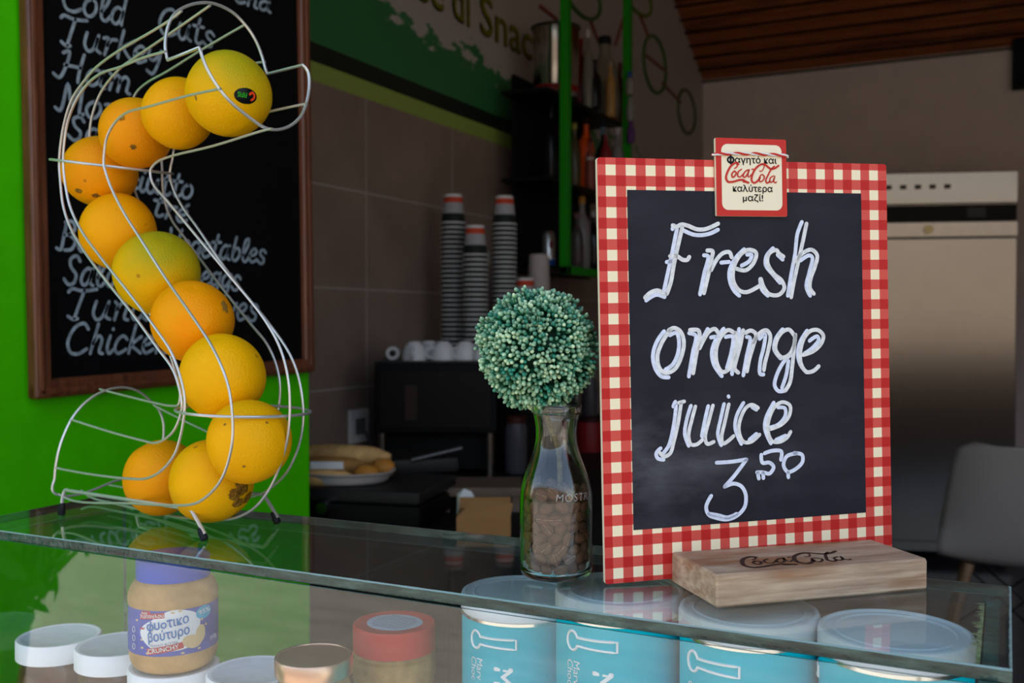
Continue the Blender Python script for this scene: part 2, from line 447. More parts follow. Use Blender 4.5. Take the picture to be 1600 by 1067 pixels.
M['wall'] = P('grey plaster', (.56, .46, .42), .8, nscale=6, namt=.06)
M['mural_white'] = P('mural white', (.30, .28, .265), .7, nscale=7, namt=.12)
def mural():
    m, nt, out = newmat('mural print')
    t = nd(nt, 'TexCoord'); s = nd(nt, 'SeparateXYZ', Vector=t.outputs['Object'])   # origin at world origin
    z = s.outputs[2]; y = s.outputs[1]
    v = coords(nt, 'Object', (1, 2.2, 5.5)); n = noise(nt, v, 3.2, 5, .62)
    zz = math_(nt, 'ADD', z, math_(nt, 'MULTIPLY', math_(nt, 'SUBTRACT', n, .5), .42))
    edge = math_(nt, 'SUBTRACT', 2.275, math_(nt, 'MULTIPLY', math_(nt, 'SUBTRACT', y, 2.4), .055))
    white = math_(nt, 'GREATER_THAN', zz, edge)
    c = mixc(nt, white, (.026, .150, .048, 1), (.37, .32, .30, 1))
    c = mixc(nt, math_(nt, 'LESS_THAN', z, 2.046), c, (.006, .010, .005, 1))
    c = mixc(nt, math_(nt, 'LESS_THAN', z, 1.990), c, (.26, .33, .06, 1))
    c = mixc(nt, math_(nt, 'LESS_THAN', z, 1.934), c, (.03, .28, .016, 1))
    b = nd(nt, 'BsdfPrincipled', Base__Color=c, Roughness=.5); nt.links.new(b.outputs[0], out.inputs[0]); return m
M['mural'] = mural()
M['ceil'] = wood('pine ceiling boards', (.17, .035, .008, 1), (.38, .105, .026, 1), (.05, .010, .004, 1), sc=(1.2, 16, 16), rough=.55, streak=.8)
M['floor'] = P('dark floor tile', (.035, .035, .045), .35, nscale=4, namt=.3)
def paving():
    m, nt, out = newmat('sunlit paving')
    t = coords(nt, 'Object'); n = noise(nt, t, 1.6, 6, .65); n2 = noise(nt, coords(nt, 'Object', (1, 4, 1)), 3.0, 3)
    c = ramp(nt, n, [(.3, (.055, .055, .055, 1)), (.7, (.095, .095, .094, 1))])
    c = mixc(nt, ramp(nt, n2, [(.45, 0.0), (.65, .5)]), c, (.048, .048, .048, 1))
    b = nd(nt, 'BsdfPrincipled', Base__Color=c, Roughness=.85); nt.links.new(b.outputs[0], out.inputs[0]); return m
M['paving'] = paving()
M['white_plastic'] = P('white plastic', (.90, .91, .93), .4)
M['lid_top_skylit'] = P('white lid top sky tint', (.66, .71, .76), .45, nscale=90, namt=.08)  # bluish, darker than the lid sides: skylight on the tops is painted in
M['blue_lid'] = P('blue plastic lid', (.05, .10, .52), .35)
M['red_lid'] = P('red plastic lid', (.55, .045, .035), .4)
M['copper'] = P('copper lid', (.72, .42, .28), .3, 1.0)
M['peanut'] = P('peanut butter', (.52, .31, .125), .45, nscale=40, namt=.22)
M['peanut_dark'] = P('crunchy peanut butter', (.34, .21, .075), .4, nscale=60, namt=.35)
M['choc'] = P('hazelnut spread', (.060, .018, .008), .25, nscale=30, namt=.6, coat=.6)
M['label_blue'] = P('blue label', (.06, .09, .40), .4, nscale=40, namt=.25)
M['label_white'] = P('white label print', (.78, .79, .80), .5)
M['label_red'] = P('red label', (.52, .045, .05), .45)
M['label_text_blue'] = P('label blue print', (.03, .16, .48), .5)
M['label_cyan'] = P('label cyan', (.06, .42, .62), .5)
M['nut'] = P('printed nut', (.68, .50, .27), .5)
M['teal'] = P('teal tin', (.0, .47, .60), .5, spec=.05, nscale=9, namt=.14)
M['tin_rim'] = P('tin rim', (.75, .75, .73), .2, 1.0)
M['tin_lid'] = P('translucent plastic lid', (.74, .80, .87), .35)
M['bean'] = P('coffee bean', (.115, .046, .022), .42, spec=.2, nscale=180, namt=.35)
M['crease'] = P('bean crease', (.34, .19, .11), .7)
M['black_plastic'] = P('black plastic', (.0045, .0042, .004), .5, spec=.12)
M['black_panel'] = P('black panel', (.009, .0075, .0065), .45, spec=.12)
M['dark_metal'] = P('dark metal', (.022, .020, .019), .45, .3, spec=.2)
M['chrome'] = P('chrome', (.8, .8, .8), .12, 1.0)
def steel():
    m, nt, out = newmat('brushed steel')
    n = noise(nt, coords(nt, 'Object', (90, 90, 2)), 4, 3); n2 = noise(nt, coords(nt, 'Object', (2, 2, 3)), 2.2, 3)
    c = ramp(nt, n, [(.3, (.27, .235, .20, 1)), (.7, (.345, .30, .26, 1))])
    b = nd(nt, 'BsdfPrincipled', Base__Color=c, Metallic=1.0, Roughness=.17, Normal=bump(nt, n2, .05, .004)); nt.links.new(b.outputs[0], out.inputs[0]); return m
M['steel'] = steel()
M['porcelain'] = P('white porcelain', (.62, .60, .58), .2)
M['cup_white'] = P('white paper cup', (.60, .57, .54), .6)
M['cup_red'] = P('red cup band', (.52, .055, .02), .6)
M['cup_grey'] = P('grey cup print', (.34, .31, .31), .6)
M['cup_black'] = P('black cup print', (.012, .016, .014), .6)
M['bread'] = P('bread crust', (.56, .32, .12), .7, nscale=25, namt=.3); M['bread_dark'] = P('brown bread crust', (.36, .17, .045), .7, nscale=25, namt=.3)
M['bun'] = P('glazed bun', (.48, .19, .03), .45)
M['paper'] = P('white paper', (.66, .63, .60), .7); M['carton'] = P('brown cardboard', (.32, .15, .055), .8)
M['brown_wood'] = wood('brown shelf wood', (.10, .06, .035, 1), (.16, .10, .06, 1), (.05, .03, .02, 1))
M['rack_green'] = P('green metal post', (.01, .20, .005), .4)
M['chair_shell'] = P('light grey moulded plastic', (.34, .285, .255), .6)
M['leg_wood'] = wood('beech leg', (.25, .13, .06, 1), (.33, .18, .09, 1), (.15, .07, .03, 1))
M['leaf'] = P('shrub leaf', (.03, .085, .015), .5, nscale=9, namt=.5)
M['terracotta'] = P('dark planter', (.05, .05, .05), .6)
def colmat(name, rough=.5):
    m, nt, out = newmat(name); a = nd(nt, 'VertexColor', _layer_name='tint')
    b = nd(nt, 'BsdfPrincipled', Base__Color=a.outputs[0], Roughness=rough); nt.links.new(b.outputs[0], out.inputs[0]); return m
M['berry'] = colmat('dyed berry', .42)
_cm = {}
def C_(r, g, b, rough=.45, metal=0.0):
    k = (r, g, b, rough, metal)
    if k not in _cm: _cm[k] = P('paint %d %d %d' % (r, g, b), lin(r, g, b), rough, metal)
    return _cm[k]

# ------------------------------------------------------------------ the setting
ZG = 1.035
XW = -1.82; XG = -1.33; YG = 1.704; YB = 6.48; XR = 5.0; Y0 = .40
b = MB(); b.box((1.6, 3.6, -.03), (7.0, 6.8, .06)); struct(b.build('floor', M['floor'], smooth=False))
b = MB(); b.box((0, -14.4, -.06), (50, 29.2, .05)); struct(b.build('ground', M['paving'], smooth=False))
b = MB(); b.box((0, -13.2, 2.6), (50, .3, 5.3)); struct(b.build('wall_opposite_added', P('added street wall', (.13, .12, .11), .9, nscale=.6, namt=.3), smooth=False))  # unseen street wall, added to dull the horizon glare in reflections
# tiled part and printed part of the left wall
oy, oz = 2.618, 1.637
b = MB(); b.box((-.05, (Y0 + YB) / 2 - oy, 1.934 / 2 - oz), (.1, YB - Y0, 1.934)); o = struct(b.build('wall_left', M['tile'], loc=(XW, oy, oz), smooth=False))
b = MB(); b.box((XW - .05, (Y0 + YB) / 2, (1.934 + 4.4) / 2), (.1, YB - Y0, 4.4 - 1.934)); o = struct(b.build('wall_left_upper', M['mural'], smooth=False))
b = MB(); b.box(((XG + XW + .0) / 2, (.28 + YG) / 2, 2.0), (XG - XW - .004, YG - .28, 4.0), bev=.004); struct(b.build('wall_left_front', M['green']))
b = MB(); b.box((1.6, YB + .05, 1.6), (7.0, .1, 3.2)); struct(b.build('wall_back', M['wall'], smooth=False))
b = MB(); b.box((XR + .05, 3.45, 2.2), (.1, 6.2, 4.4)); struct(b.build('wall_right', M['wall'], smooth=False))
b = MB(); b.box((1.6, .36, 3.5), (7.0, .16, 1.0)); struct(b.build('wall_front', M['wall'], smooth=False))
b = MB(); b.box((2.7, .46, .45), (4.6, .10, .90)); struct(b.build('wall_front_low_added', M['wall'], smooth=False))  # unseen low wall, added to darken the lower fridge reflection
sl_ = .52; yk = 4.1; zk = 2.82 + sl_ * (YB - yk)
b = MB()
b.grid([[(-1.95, YB + .1, 2.82 - .05), (5.1, YB + .1, 2.82 - .05)], [(-1.95, yk, zk), (5.1, yk, zk)], [(-1.95, .26, zk), (5.1, .26, zk)]][::-1])
b.grid([[(-1.95, YB + .1, 2.92), (5.1, YB + .1, 2.92)], [(-1.95, yk, zk + .12), (5.1, yk, zk + .12)], [(-1.95, .26, zk + .12), (5.1, .26, zk + .12)]])
b.add([(-1.95, .26, zk), (5.1, .26, zk), (5.1, .26, zk + .12), (-1.95, .26, zk + .12)], [(0, 1, 2, 3)])
# board joints: a shallow batten line every 12 cm on the slope
struct(b.build('ceiling', M['ceil'], smooth=False))
b = MB()
L = math.hypot(YB - yk, zk - 2.82); ny, nz = -math.sin(math.atan(sl_)), -math.cos(math.atan(sl_))
k = 0; s = .02
while s < L:
    y = YB - s * math.cos(math.atan(sl_)); z = 2.80 + s * math.sin(math.atan(sl_)) - .004
    b.box((1.6, y, z), (6.9, .012, .012)); s += .115
struct(b.build('trim_1', P('ceiling joint shadow gap', (.012, .004, .002), .8), smooth=False))

# ------------------------------------------------------------------ wall mural ornaments and lettering
mur = empty('wall_mural', (XW, 3.4, 2.3)); tag(mur, 'painted shop lettering with green rings and red lines on the upper left wall', 'mural')
def murloc(y, z, d=.002): return (d, y - 3.4, z - 2.3)
b = MB()
for wtx, pxa, pxb in (('ee', 646, 692), ('di', 706, 733), ('Snack', 749, 852)):
    wy = onx(pxa, 40, XW)[1]; ww = onx(pxb, 40, XW)[1] - wy
    b = MB(); text_on(b, wtx, lambda s, t: murloc(s, t, .003), wy, 2.335, size=.215, width=ww, bold=.022)
    wo_ = b.build('lettering_outline', C_(48, 30, 12), mur, smooth=False)
    b = MB(); text_on(b, wtx, lambda s, t: murloc(s, t, .006), wy + .003, 2.338, size=.208, width=ww - .006)
    b.build('lettering', C_(104, 106, 20), wo_, smooth=False)
def ring_on_wall(px, py, wpx, hpx, col, th=.02):
    c = onx(px, py, XW); Z = np.dot(c - CAM, FW); hz = hpx / 2 * Z / FPX
    e = onx(px + wpx / 2, py, XW); hy = abs(e[1] - c[1])
    b = MB(); b.tube([murloc(c[1] + hy * math.cos(a), c[2] + hz * math.sin(a), .004) for a in np.linspace(0, 2 * math.pi, 40)[:-1]], .011, 6, closed=True)
    b.build('ring_ornament', col, mur)
G1 = C_(52, 92, 30); R1 = C_(120, 48, 34)
ring_on_wall(1022, 101, 34, 86, G1); ring_on_wall(908, -10, 56, 70, G1); ring_on_wall(994, -6, 44, 50, C_(90, 110, 30)); ring_on_wall(1072, 175, 26, 66, C_(80, 92, 60))
for (p, q) in (((868, 30), (842, 10)), ((920, 30), (934, 66)), ((976, 20), (960, 70)), ((998, 22), (1012, 58)), ((1034, 130), (1062, 160)), ((1004, 84), (1040, 112))):
    A, B = onx(*p, XW), onx(*q, XW); b = MB(); b.tube([murloc(A[1], A[2], .004), murloc(B[1], B[2], .004)], .009, 6); b.build('line_ornament', R1, mur)

# ------------------------------------------------------------------ menu board on the green wall
MX = XG + .004
mth = rad(.9)
e1 = np.array([0, math.cos(mth), math.sin(mth)]); e2 = np.array([0, -math.sin(mth), math.cos(mth)])
m0 = np.array([MX, 1.0154, 1.1155]); MW = .672; MH = .96
# local axes: x along the wall, y into the wall, z up
mm = Matrix(((e1[0], -1, e2[0], m0[0]), (e1[1], 0, e2[1], m0[1]), (e1[2], 0, e2[2], m0[2]), (0, 0, 0, 1)))
menu = empty('menu_board', mat=mm); tag(menu, 'black menu board in brown wooden frame hung on the green wall', 'menu board')
b = MB(); b.box((MW / 2, -.006, MH / 2), (MW - .03, .012, MH - .03)); b.build('panel', M['menu'], menu, smooth=False)
fwid = .030
def rail(c, d):
    bb = MB(); bb.box(c, d, bev=.006, seg=3)
    # inner moulding bead
    return bb
for nm, c, d in (('frame_rail', (MW / 2, -.012, fwid / 2), (MW, .022, fwid)), ('frame_rail', (MW / 2, -.012, MH - fwid / 2), (MW, .022, fwid)),
                 ('frame_stile', (fwid / 2, -.0125, MH / 2), (fwid, .0225, MH)), ('frame_stile', (MW - fwid / 2, -.0125, MH / 2), (fwid, .0225, MH))):
    bb = rail(c, d)
    if d[0] > d[2]:
        s = 1 if c[2] < .4 else -1
        bb.box((c[0], -.021, c[2] - s * .004), (d[0] - .006, .010, .012), bev=.004)
    else:
        s = 1 if c[0] < .3 else -1
        bb.box((c[0] - s * .004, -.021, c[2]), (.012, .010, d[2] - .006), bev=.004)
    bb.build(nm, M['frame'], menu)
GL = {
 'C': ([[(.6, .82), (.47, 1), (.25, .93), (.08, .65), (.03, .32), (.15, .04), (.38, 0), (.62, .16)]], .68),
 'o': ([[(.27, .6), (.1, .47), (.03, .22), (.13, .01), (.3, .03), (.43, .28), (.4, .53), (.25, .6)]], .52),
 'l': ([[(.1, .28), (.33, .72), (.33, .98), (.2, .93), (.1, .45), (.13, .06), (.26, 0), (.42, .2)]], .42),
 'd': ([[(.42, .5), (.27, .6), (.09, .42), (.05, .12), (.17, 0), (.32, .12), (.43, .48)], [(.52, 1.02), (.44, .5), (.4, .02)]], .56),
 'u': ([[(.09, .6), (.04, .2), (.14, 0), (.28, .08), (.4, .48)], [(.43, .6), (.37, .12), (.5, .02)]], .55),
 't': ([[(.27, .98), (.17, .4), (.16, .06), (.28, 0), (.4, .12)], [(.02, .66), (.42, .69)]], .42),
 's': ([[(.42, .48), (.29, .6), (.13, .5), (.17, .35), (.35, .2), (.32, .03), (.15, 0), (.02, .12)]], .45),
 'T': ([[(0, .88), (.08, .98), (.35, .93), (.72, 1.0)], [(.4, .94), (.3, .45), (.22, .03)], [(.05, .1), (.2, .0), (.3, .03)]], .66),
 'r': ([[(.03, .56), (.16, .6), (.14, .3), (.08, 0)], [(.13, .32), (.26, .56), (.42, .6)]], .42),
 'K': ([[(.2, 1), (.12, .5), (.06, 0)], [(.55, .72), (.14, .35)], [(.2, .4), (.38, .12), (.52, 0)]], .52),
 'e': ([[(.06, .28), (.28, .34), (.38, .5), (.26, .6), (.09, .44), (.05, .16), (.16, 0), (.42, .14)]], .45),
 'é': ([[(.06, .28), (.28, .34), (.38, .5), (.26, .6), (.09, .44), (.05, .16), (.16, 0), (.42, .14)], [(.3, .74), (.4, .86)]], .45),
 'y': ([[(.08, .6), (.06, .3), (.2, .2), (.38, .42)], [(.46, .6), (.36, .05), (.2, -.3), (.02, -.2)]], .5),
 'H': ([[(.1, .9), (.24, 1), (.2, .5), (.06, .02), (-.08, .12)], [(.6, 1), (.52, .4), (.5, 0)], [(.16, .5), (.55, .52)]], .66),
 'a': ([[(.42, .5), (.27, .6), (.09, .42), (.05, .12), (.17, 0), (.32, .14), (.43, .5)], [(.45, .6), (.38, .1), (.5, 0)]], .55),
 'm': ([[(.05, .6), (.13, .5), (.08, 0)], [(.11, .33), (.25, .6), (.33, .48), (.29, 0)], [(.31, .33), (.47, .6), (.56, .48), (.53, .05), (.62, 0)]], .68),
 'n': ([[(.05, .6), (.13, .5), (.08, 0)], [(.11, .33), (.28, .6), (.39, .48), (.35, .05), (.46, 0)]], .52),
 'M': ([[(-.08, .1), (.06, .02), (.2, 1), (.36, .3), (.6, 1), (.6, 0), (.7, .06)]], .74),
 'S': ([[(.52, .82), (.38, 1), (.17, .86), (.22, .6), (.43, .35), (.38, .06), (.2, 0), (.02, .18)]], .6),
 'i': ([[(.13, .6), (.07, .15), (.15, 0), (.27, .12)], [(.19, .82), (.2, .84)]], .28),
 'B': ([[(.18, 1), (.12, .5), (.05, 0), (-.1, .05)], [(.12, .95), (.38, 1), (.5, .8), (.35, .56), (.14, .52)], [(.3, .54), (.55, .35), (.45, .05), (.2, 0)]], .65),
 'V': ([[(.02, 1), (.18, 0), (.5, 1)]], .5),
 'g': ([[(.42, .5), (.27, .6), (.09, .42), (.08, .14), (.22, .08), (.38, .3)], [(.45, .6), (.38, 0), (.25, -.34), (.08, -.25)]], .52),
 'b': ([[(.2, 1), (.1, .4), (.1, .05), (.25, 0), (.42, .22), (.38, .5), (.25, .54), (.12, .35)]], .5),
 'h': ([[(.22, 1), (.13, .4), (.07, 0)], [(.12, .33), (.28, .6), (.39, .48), (.35, .05), (.46, 0)]], .52),
 'c': ([[(.42, .48), (.29, .6), (.1, .45), (.05, .15), (.16, 0), (.42, .14)]], .45),
 'k': ([[(.22, 1), (.13, .4), (.07, 0)], [(.45, .58), (.14, .28), (.3, .14), (.48, 0)]], .5),
 'f': ([[(.4, .95), (.28, 1), (.18, .7), (.12, 0)], [(.02, .6), (.36, .62)]], .4),
 'v': ([[(.06, .6), (.16, .02), (.42, .6)]], .46), ' ': ([], .4)}
def menu_loc(px, py):
    p = onx(px, py, MX + .012); d = p - m0
    return np.array([d @ e1, d @ e2])
def write(mb, s, pa, pb, cap, w=.0055):
    A, Bq = menu_loc(*pa), menu_loc(*pb)
    cp = abs(menu_loc(pa[0], pa[1] - cap)[1] - A[1])
    d = Bq - A; tot = np.linalg.norm(d); d = d / tot; n = np.array([-d[1], d[0]])
    adv = sum(GL[ch][1] for ch in s); kx = tot / adv; x = 0
    for ch in s:
        for st in GL[ch][0]:
            pts = [A + d * ((x + px_) * kx + py_ * cp * .14) + n * (py_ * cp) for px_, py_ in st]
            ribbon(mb, pts, w, .0122, k=5)
        x += GL[ch][1]
b = MB()
for s, pa, pb, cap in (('Cold', (96, 13), (196, 42), 48), ('Cuts', (247, 51), (334, 75), 42), ('ena', (366, 2), (424, 20), 26), ('TurKey', (92, 69), (252, 106), 48),
                       ('Ham', (88, 121), (206, 148), 46), ('Mor', (90, 173), (182, 192), 46), ('Sal', (104, 217), (176, 228), 38), ('ciutto', (196, 296), (302, 311), 38),
                       ('tré', (236, 335), (292, 349), 36), ('Beef', (92, 390), (172, 396), 46), ('Vegetables', (262, 396), (414, 412), 40), ('Salami', (98, 444), (222, 450), 46),
                       ('eggs', (312, 446), (374, 454), 40), ('Tuna', (102, 499), (232, 500), 49), ('ves', (350, 499), (402, 501), 44), ('Chicken', (102, 553), (262, 551), 48)):
    b = MB(); write(b, s, pa, pb, cap); b.build('handwriting', M['menu_ink'], menu, smooth=False)

# ------------------------------------------------------------------ display case
case = empty('display_case', (-.46, .72, .815)); tag(case, 'long glass display case with green edged glass top holding the sign', 'display case')
def cl(x, y, z): return (x + .46, y - .72, z - .815)
GQ = [(-.925, .626), (.004, .634), (.004, .835), (-.925, .803)]     # top pane corners
b = MB(); lo = [cl(x, y, ZG - .0085) for x, y in GQ]; hi = [cl(x, y, ZG) for x, y in ((GQ[0][0] + .0011, GQ[0][1] + .0011), (GQ[1][0] - .0011, GQ[1][1] + .0011), (GQ[2][0] - .0011, GQ[2][1] - .0011), (GQ[3][0] + .0011, GQ[3][1] - .0011))]
b.add(hi, [(0, 1, 2, 3)], 0); b.add(lo, [(3, 2, 1, 0)], 0)
def edge_strip(a, c, inset=0.0):
    """ground edge of the pane with small chips along its upper arris"""
    n = 160; rnd = random.Random(int(a[0] * 977 + c[1] * 131))
    d = np.array(c) - np.array(a); l = np.linalg.norm(d); d = d / l; nrm = np.array([d[1], -d[0]])
    rows = [[], [], [], []]; off = 0
    for i in range(n + 1):
        p = np.array(a) + d * l * i / n
        off = .6 * off + .4 * abs(rnd.gauss(0, .0006)); chip = min(off * 1.2, .0022)
        q = p - nrm * chip
        q2 = q - nrm * .0011; rows[0].append(cl(q2[0], q2[1], ZG)); q = p
        rows[1].append(cl(p[0], p[1], ZG - .0006 - chip * .6)); rows[2].append(cl(p[0], p[1], ZG - .0079)); q = p - nrm * .0006
        rows[3].append(cl(q[0], q[1], ZG - .0085))
    return rows
for i, j in ((0, 1), (1, 2), (2, 3), (3, 0)): er = edge_strip(GQ[i], GQ[j]); b.grid(er[:2], 2); b.grid(er[1:], 1)
b.build('top_pane', [M['pane_top'], M['edge'], M['arris']], case, ang=25)
def slab(name, x0, x1, y0, y1, z0, z1, axis):
    b = MB(); c = cl((x0 + x1) / 2, (y0 + y1) / 2, (z0 + z1) / 2); d = (x1 - x0, y1 - y0, z1 - z0)
    vs, fs = bevbox(d, 0, 1)
    for f in fs:
        pts = [vs[i] for i in f]; big = all(abs(p[axis] - pts[0][axis]) < 1e-9 for p in pts)
        b.add([tuple(c[k] + p[k] for k in range(3)) for p in pts], [(0, 1, 2, 3)], 0 if big else 1)
    return b.build(name, [M['pane'], M['edge_thin']], case, smooth=False)
slab('front_pane', -.881, -.0035, .6262, .6279, .815, ZG - .009, 1)
slab('side_pane', -.886, -.882, .6262, .80, .815, ZG - .009, 0)
slab('side_pane', -.0135, -.0035, .6282, .825, .815, ZG - .009, 0)
b = MB()
rnd = random.Random(5); P_ = []
for i in range(60):
    y = .645 + .165 * i / 59; P_.append([cl(-.0150 + .001 * rnd.random() - (.0065 * rnd.random() if i > 20 else .0015), y, ZG - .0090), cl(-.0125, y, ZG - .0090)])
b.grid(P_); b.build('sealant_bead', M['glue'], case, smooth=False)
b = MB(); b.box(cl(-.445, .715, .805), (.89, .20, .02)); b.build('display_floor', C_(190, 188, 184), case, smooth=False)
b = MB(); b.box(cl(-.445, .715, .4), (.86, .17, .79), bev=.004); b.build('base_cabinet', C_(150, 148, 144), case)

# ------------------------------------------------------------------ wire orange dispenser
AR = rad(-12); RU = np.array([math.cos(AR), math.sin(AR), 0]); RV = np.array([-math.sin(AR), math.cos(AR), 0]); RB = np.array([-.757, .740, ZG])
rack = empty('orange_dispenser', tuple(RB), AR); tag(rack, 'spiral stainless wire fruit dispenser full of oranges standing on the glass', 'fruit dispenser')
def rl(p): d = np.asarray(p) - RB; return np.array([d @ RU, d @ RV, d[2]])
RHO = .059
def lift(px, v): return [rl(onplane(x, y, RB + RV * (v(y) if callable(v) else v), RV)) for x, y in px]
RW = .00125
W1 = [(283.8, 17), (269, 29), (236, 50), (187.5, 78), (151, 104.8), (131.4, 126.8), (112, 156), (99.8, 195), (93.7, 234), (92.5, 258), (93.7, 276.6), (98.5, 320.4), (109.5, 354.6), (129, 388.7), (163, 435), (207, 490.2), (246, 543.8), (270.4, 577.9), (280.1, 607.2), (284, 634), (281.5, 650), (272, 672), (259, 685), (242.5, 692), (220, 687.5), (175, 675.5), (113, 656)]
W2 = [(258.5, 80.4), (224, 90), (187.5, 104.8), (158, 114.6), (136.3, 131.6), (116.8, 160.9), (104.6, 195), (99.3, 234), (98.8, 256), (102.2, 288.7), (109.5, 322.9), (126.6, 359.4), (158, 403), (199, 454.5), (246, 517), (268, 551), (282, 590), (288, 619), (288.5, 640), (283, 677), (272.5, 710), (250, 737), (227.5, 747.5), (205, 748), (145, 741.5), (89, 731.5)]
W3 = [(345, 138.5), (297, 148.7), (236, 165.7), (194.8, 177.9), (175.3, 197.4), (165.6, 219.4), (161.9, 255.9), (164.3, 266), (172.9, 291.2), (192.4, 330.2), (221.6, 376.5), (260.6, 437.4), (304.5, 500), (331, 541), (348.4, 578), (358, 609.6), (363, 650), (363.5, 680), (360, 707), (350, 740), (335, 764), (312.5, 783), (296, 788.5), (257.5, 789), (205, 786.5), (115, 782.5), (92, 772)]
W4 = [(425, 201), (409, 204.7), (333.7, 227.9), (260.6, 246.2), (243, 255), (235, 266.8), (238.7, 286.3), (260.6, 313), (309.4, 371.6), (358, 430), (414, 500), (438.6, 546), (450.7, 595), (453, 640), (449.8, 680), (443, 710), (429.5, 747.5), (413, 776), (395, 795.5), (365, 810), (335, 812), (275, 807), (212.5, 794.5), (188.5, 789), (140, 776), (127, 766)]
W5 = [(478.5, 162), (421.5, 174.3), (350, 193), (295, 213), (273, 230), (269, 249.8), (265.5, 271.7), (270.4, 293.6), (285, 322.9), (309.4, 357), (346, 410.6), (382.5, 459.4), (417, 501), (453, 553.6), (467.8, 595), (474, 645), (470.8, 680), (461, 713), (447.5, 738.5), (425, 761), (404, 773), (370, 779), (310, 778), (240, 770), (168, 757)]
W6 = [(383, 38.5), (319, 75.6), (260.6, 112), (226.5, 131.6), (210.7, 148.7), (202, 180), (199, 225), (204, 275), (224, 330), (262, 392), (310, 455), (350, 515), (372, 565), (380, 615), (376, 650), (362, 674), (340, 680), (312, 669), (241, 633.5)]
W7 = [(328.5, 8.5), (260.6, 56), (207, 92.6), (187.5, 107), (158, 143.8), (143.6, 182.8), (140, 209.6), (141, 250), (148, 300), (168, 360), (202, 430), (235, 492), (262, 545), (277, 590), (281.5, 618), (279, 632), (268, 634), (240, 629), (156, 608)]
W8 = [(414, 97), (403, 98), (340, 113), (285, 140), (260, 175), (252, 220), (253.3, 262), (254.5, 296), (260.6, 325.3), (270.4, 347.2), (285, 366.7), (315.5, 408.5), (355.7, 461), (394.7, 509.7), (416.6, 536.5), (431, 568), (437.3, 600), (436, 634), (428, 675), (408, 710), (372, 737), (325, 748), (270, 744), (196, 745)]
S2 = RHO * .7071
for px, v in ((W1, -S2), (W2, -RHO), (W3, lambda y: -S2 - .0135 * min(1, max(0, (y - 430) / 150))), (W4, 0.0), (W5, S2), (W6, S2), (W7, 0.0), (W8, RHO)):
    MB().tube(catmull(lift(px, v), 5), RW, 8).build('chute_wire', M['wire'], rack)
# loading mouth: back arc and front arc in two parallel planes joined by two short rods
def mouth():
    T = np.array([math.cos(rad(14)) * RU[0], math.cos(rad(14)) * RU[1], math.sin(rad(14))])
    ca = onplane(338, 100, RB, RV); cb = onplane(393, 86, RB, RV)
    up_ = [(261.8, 93.8), (258.2, 73), (260.6, 48.7), (269, 26.8), (283.8, 13.4), (309.4, 4.9), (333.7, 5.6), (363, 19), (385, 41), (399.6, 63.4), (409.3, 87.7), (415.4, 109.7), (417.8, 115.5)]
    dn = [(473.6, 101.5), (480.8, 111.6), (483.4, 131), (478.5, 162), (469, 183), (450.7, 198), (429, 202.8), (411.8, 198.5), (385, 180), (358, 157), (337.5, 131.6), (320, 100), (311.8, 74.3)]
    A = [rl(onplane(x, y, ca, T)) for x, y in up_]; B = [rl(onplane(x, y, cb, T)) for x, y in dn]
    return catmull(A, 5) + catmull(B, 5)
MB().tube(mouth(), .0015, 8, closed=True).build('mouth_ring', M['wire'], rack)
def ring3(c, n, r, rr=.0014, cnt=56):
    n = Vector(n).normalized(); u = n.orthogonal().normalized(); w = n.cross(u)
    return [rl(np.array(c) + np.array(u) * r * math.cos(a) + np.array(w) * r * math.sin(a)) for a in np.linspace(0, 2 * math.pi, cnt + 1)[:-1]]
# upper band: seen edge on
ra, rb_ = ray(85, 250), ray(268.5, 271.5); cc = onplane(176, 260.5, RB, RV)
MB().tube(ring3(cc, np.cross(ra, rb_), .0605), .0014, 8, closed=True).build('band_ring', M['wire'], rack)
cc = onplane(381, 641.5, RB, RV)
MB().tube(ring3(cc, (0.03, 0.02, 1), .0605), .0014, 8, closed=True).build('band_ring', M['wire'], rack)
# outlet ring
oc = onplane(168, 690, RB, RV)
OUT = [(85, 749), (86.5, 732.5), (91, 707), (98.5, 683), (112, 654.5), (130, 632), (152.5, 615.5), (178, 606.5), (199, 605.8), (218.5, 612.5), (235, 626), (248.5, 641), (254.5, 656), (256, 671), (254.5, 688), (246, 708), (228, 727), (200.5, 742.7), (185.5, 750), (175, 753), (154, 762), (130, 770.5), (106, 775), (89.5, 772.8), (82.7, 767.5), (82, 760)]
MB().tube(catmull([rl(onplane(x, y, oc, RU)) for x, y in OUT], 5, True), .0014, 8, closed=True).build('outlet_ring', M['wire'], rack)
# two base rods with rubber feet
F1, F2, F3, F4 = [onz(x, y, ZG) for x, y in ((96, 804), (320, 843), (434, 817), (212, 785))]
zb = onplane(200, 780.5, F1, np.array([-(F2 - F1)[1], (F2 - F1)[0], 0]))[2]
foot = None
for a, c, nm in ((F1, F2, 0), (F4, F3, 1)):
    d = (c - a) / np.linalg.norm(c - a); Hh = np.array([0, 0, zb])
    top1 = a + d * .004; top2 = c - d * .017; top1[2] = top2[2] = zb
    pts = [a + np.array([0, 0, .005]), a + (top1 - a) * .75, top1 + d * .003, top1 + d * .010, top2 - d * .012, top2 - d * .003, c + (top2 - c) * .75, c + np.array([0, 0, .005])]
    MB().tube(catmull([rl(p) for p in pts], 4), .0019, 8).build('base_rod', M['wire'], rack)
    for p, t in ((a, top1), (c, top2)):
        ax = (t - p) / np.linalg.norm(t - p)
        q = [p + ax * s for s in (0, .001, .008, .0115, .0125)]
        MB().tube([rl(x) for x in q], [.0034, .0038, .0035, .0028, .0016], 14).build('rubber_foot', M['rubber'], rack)

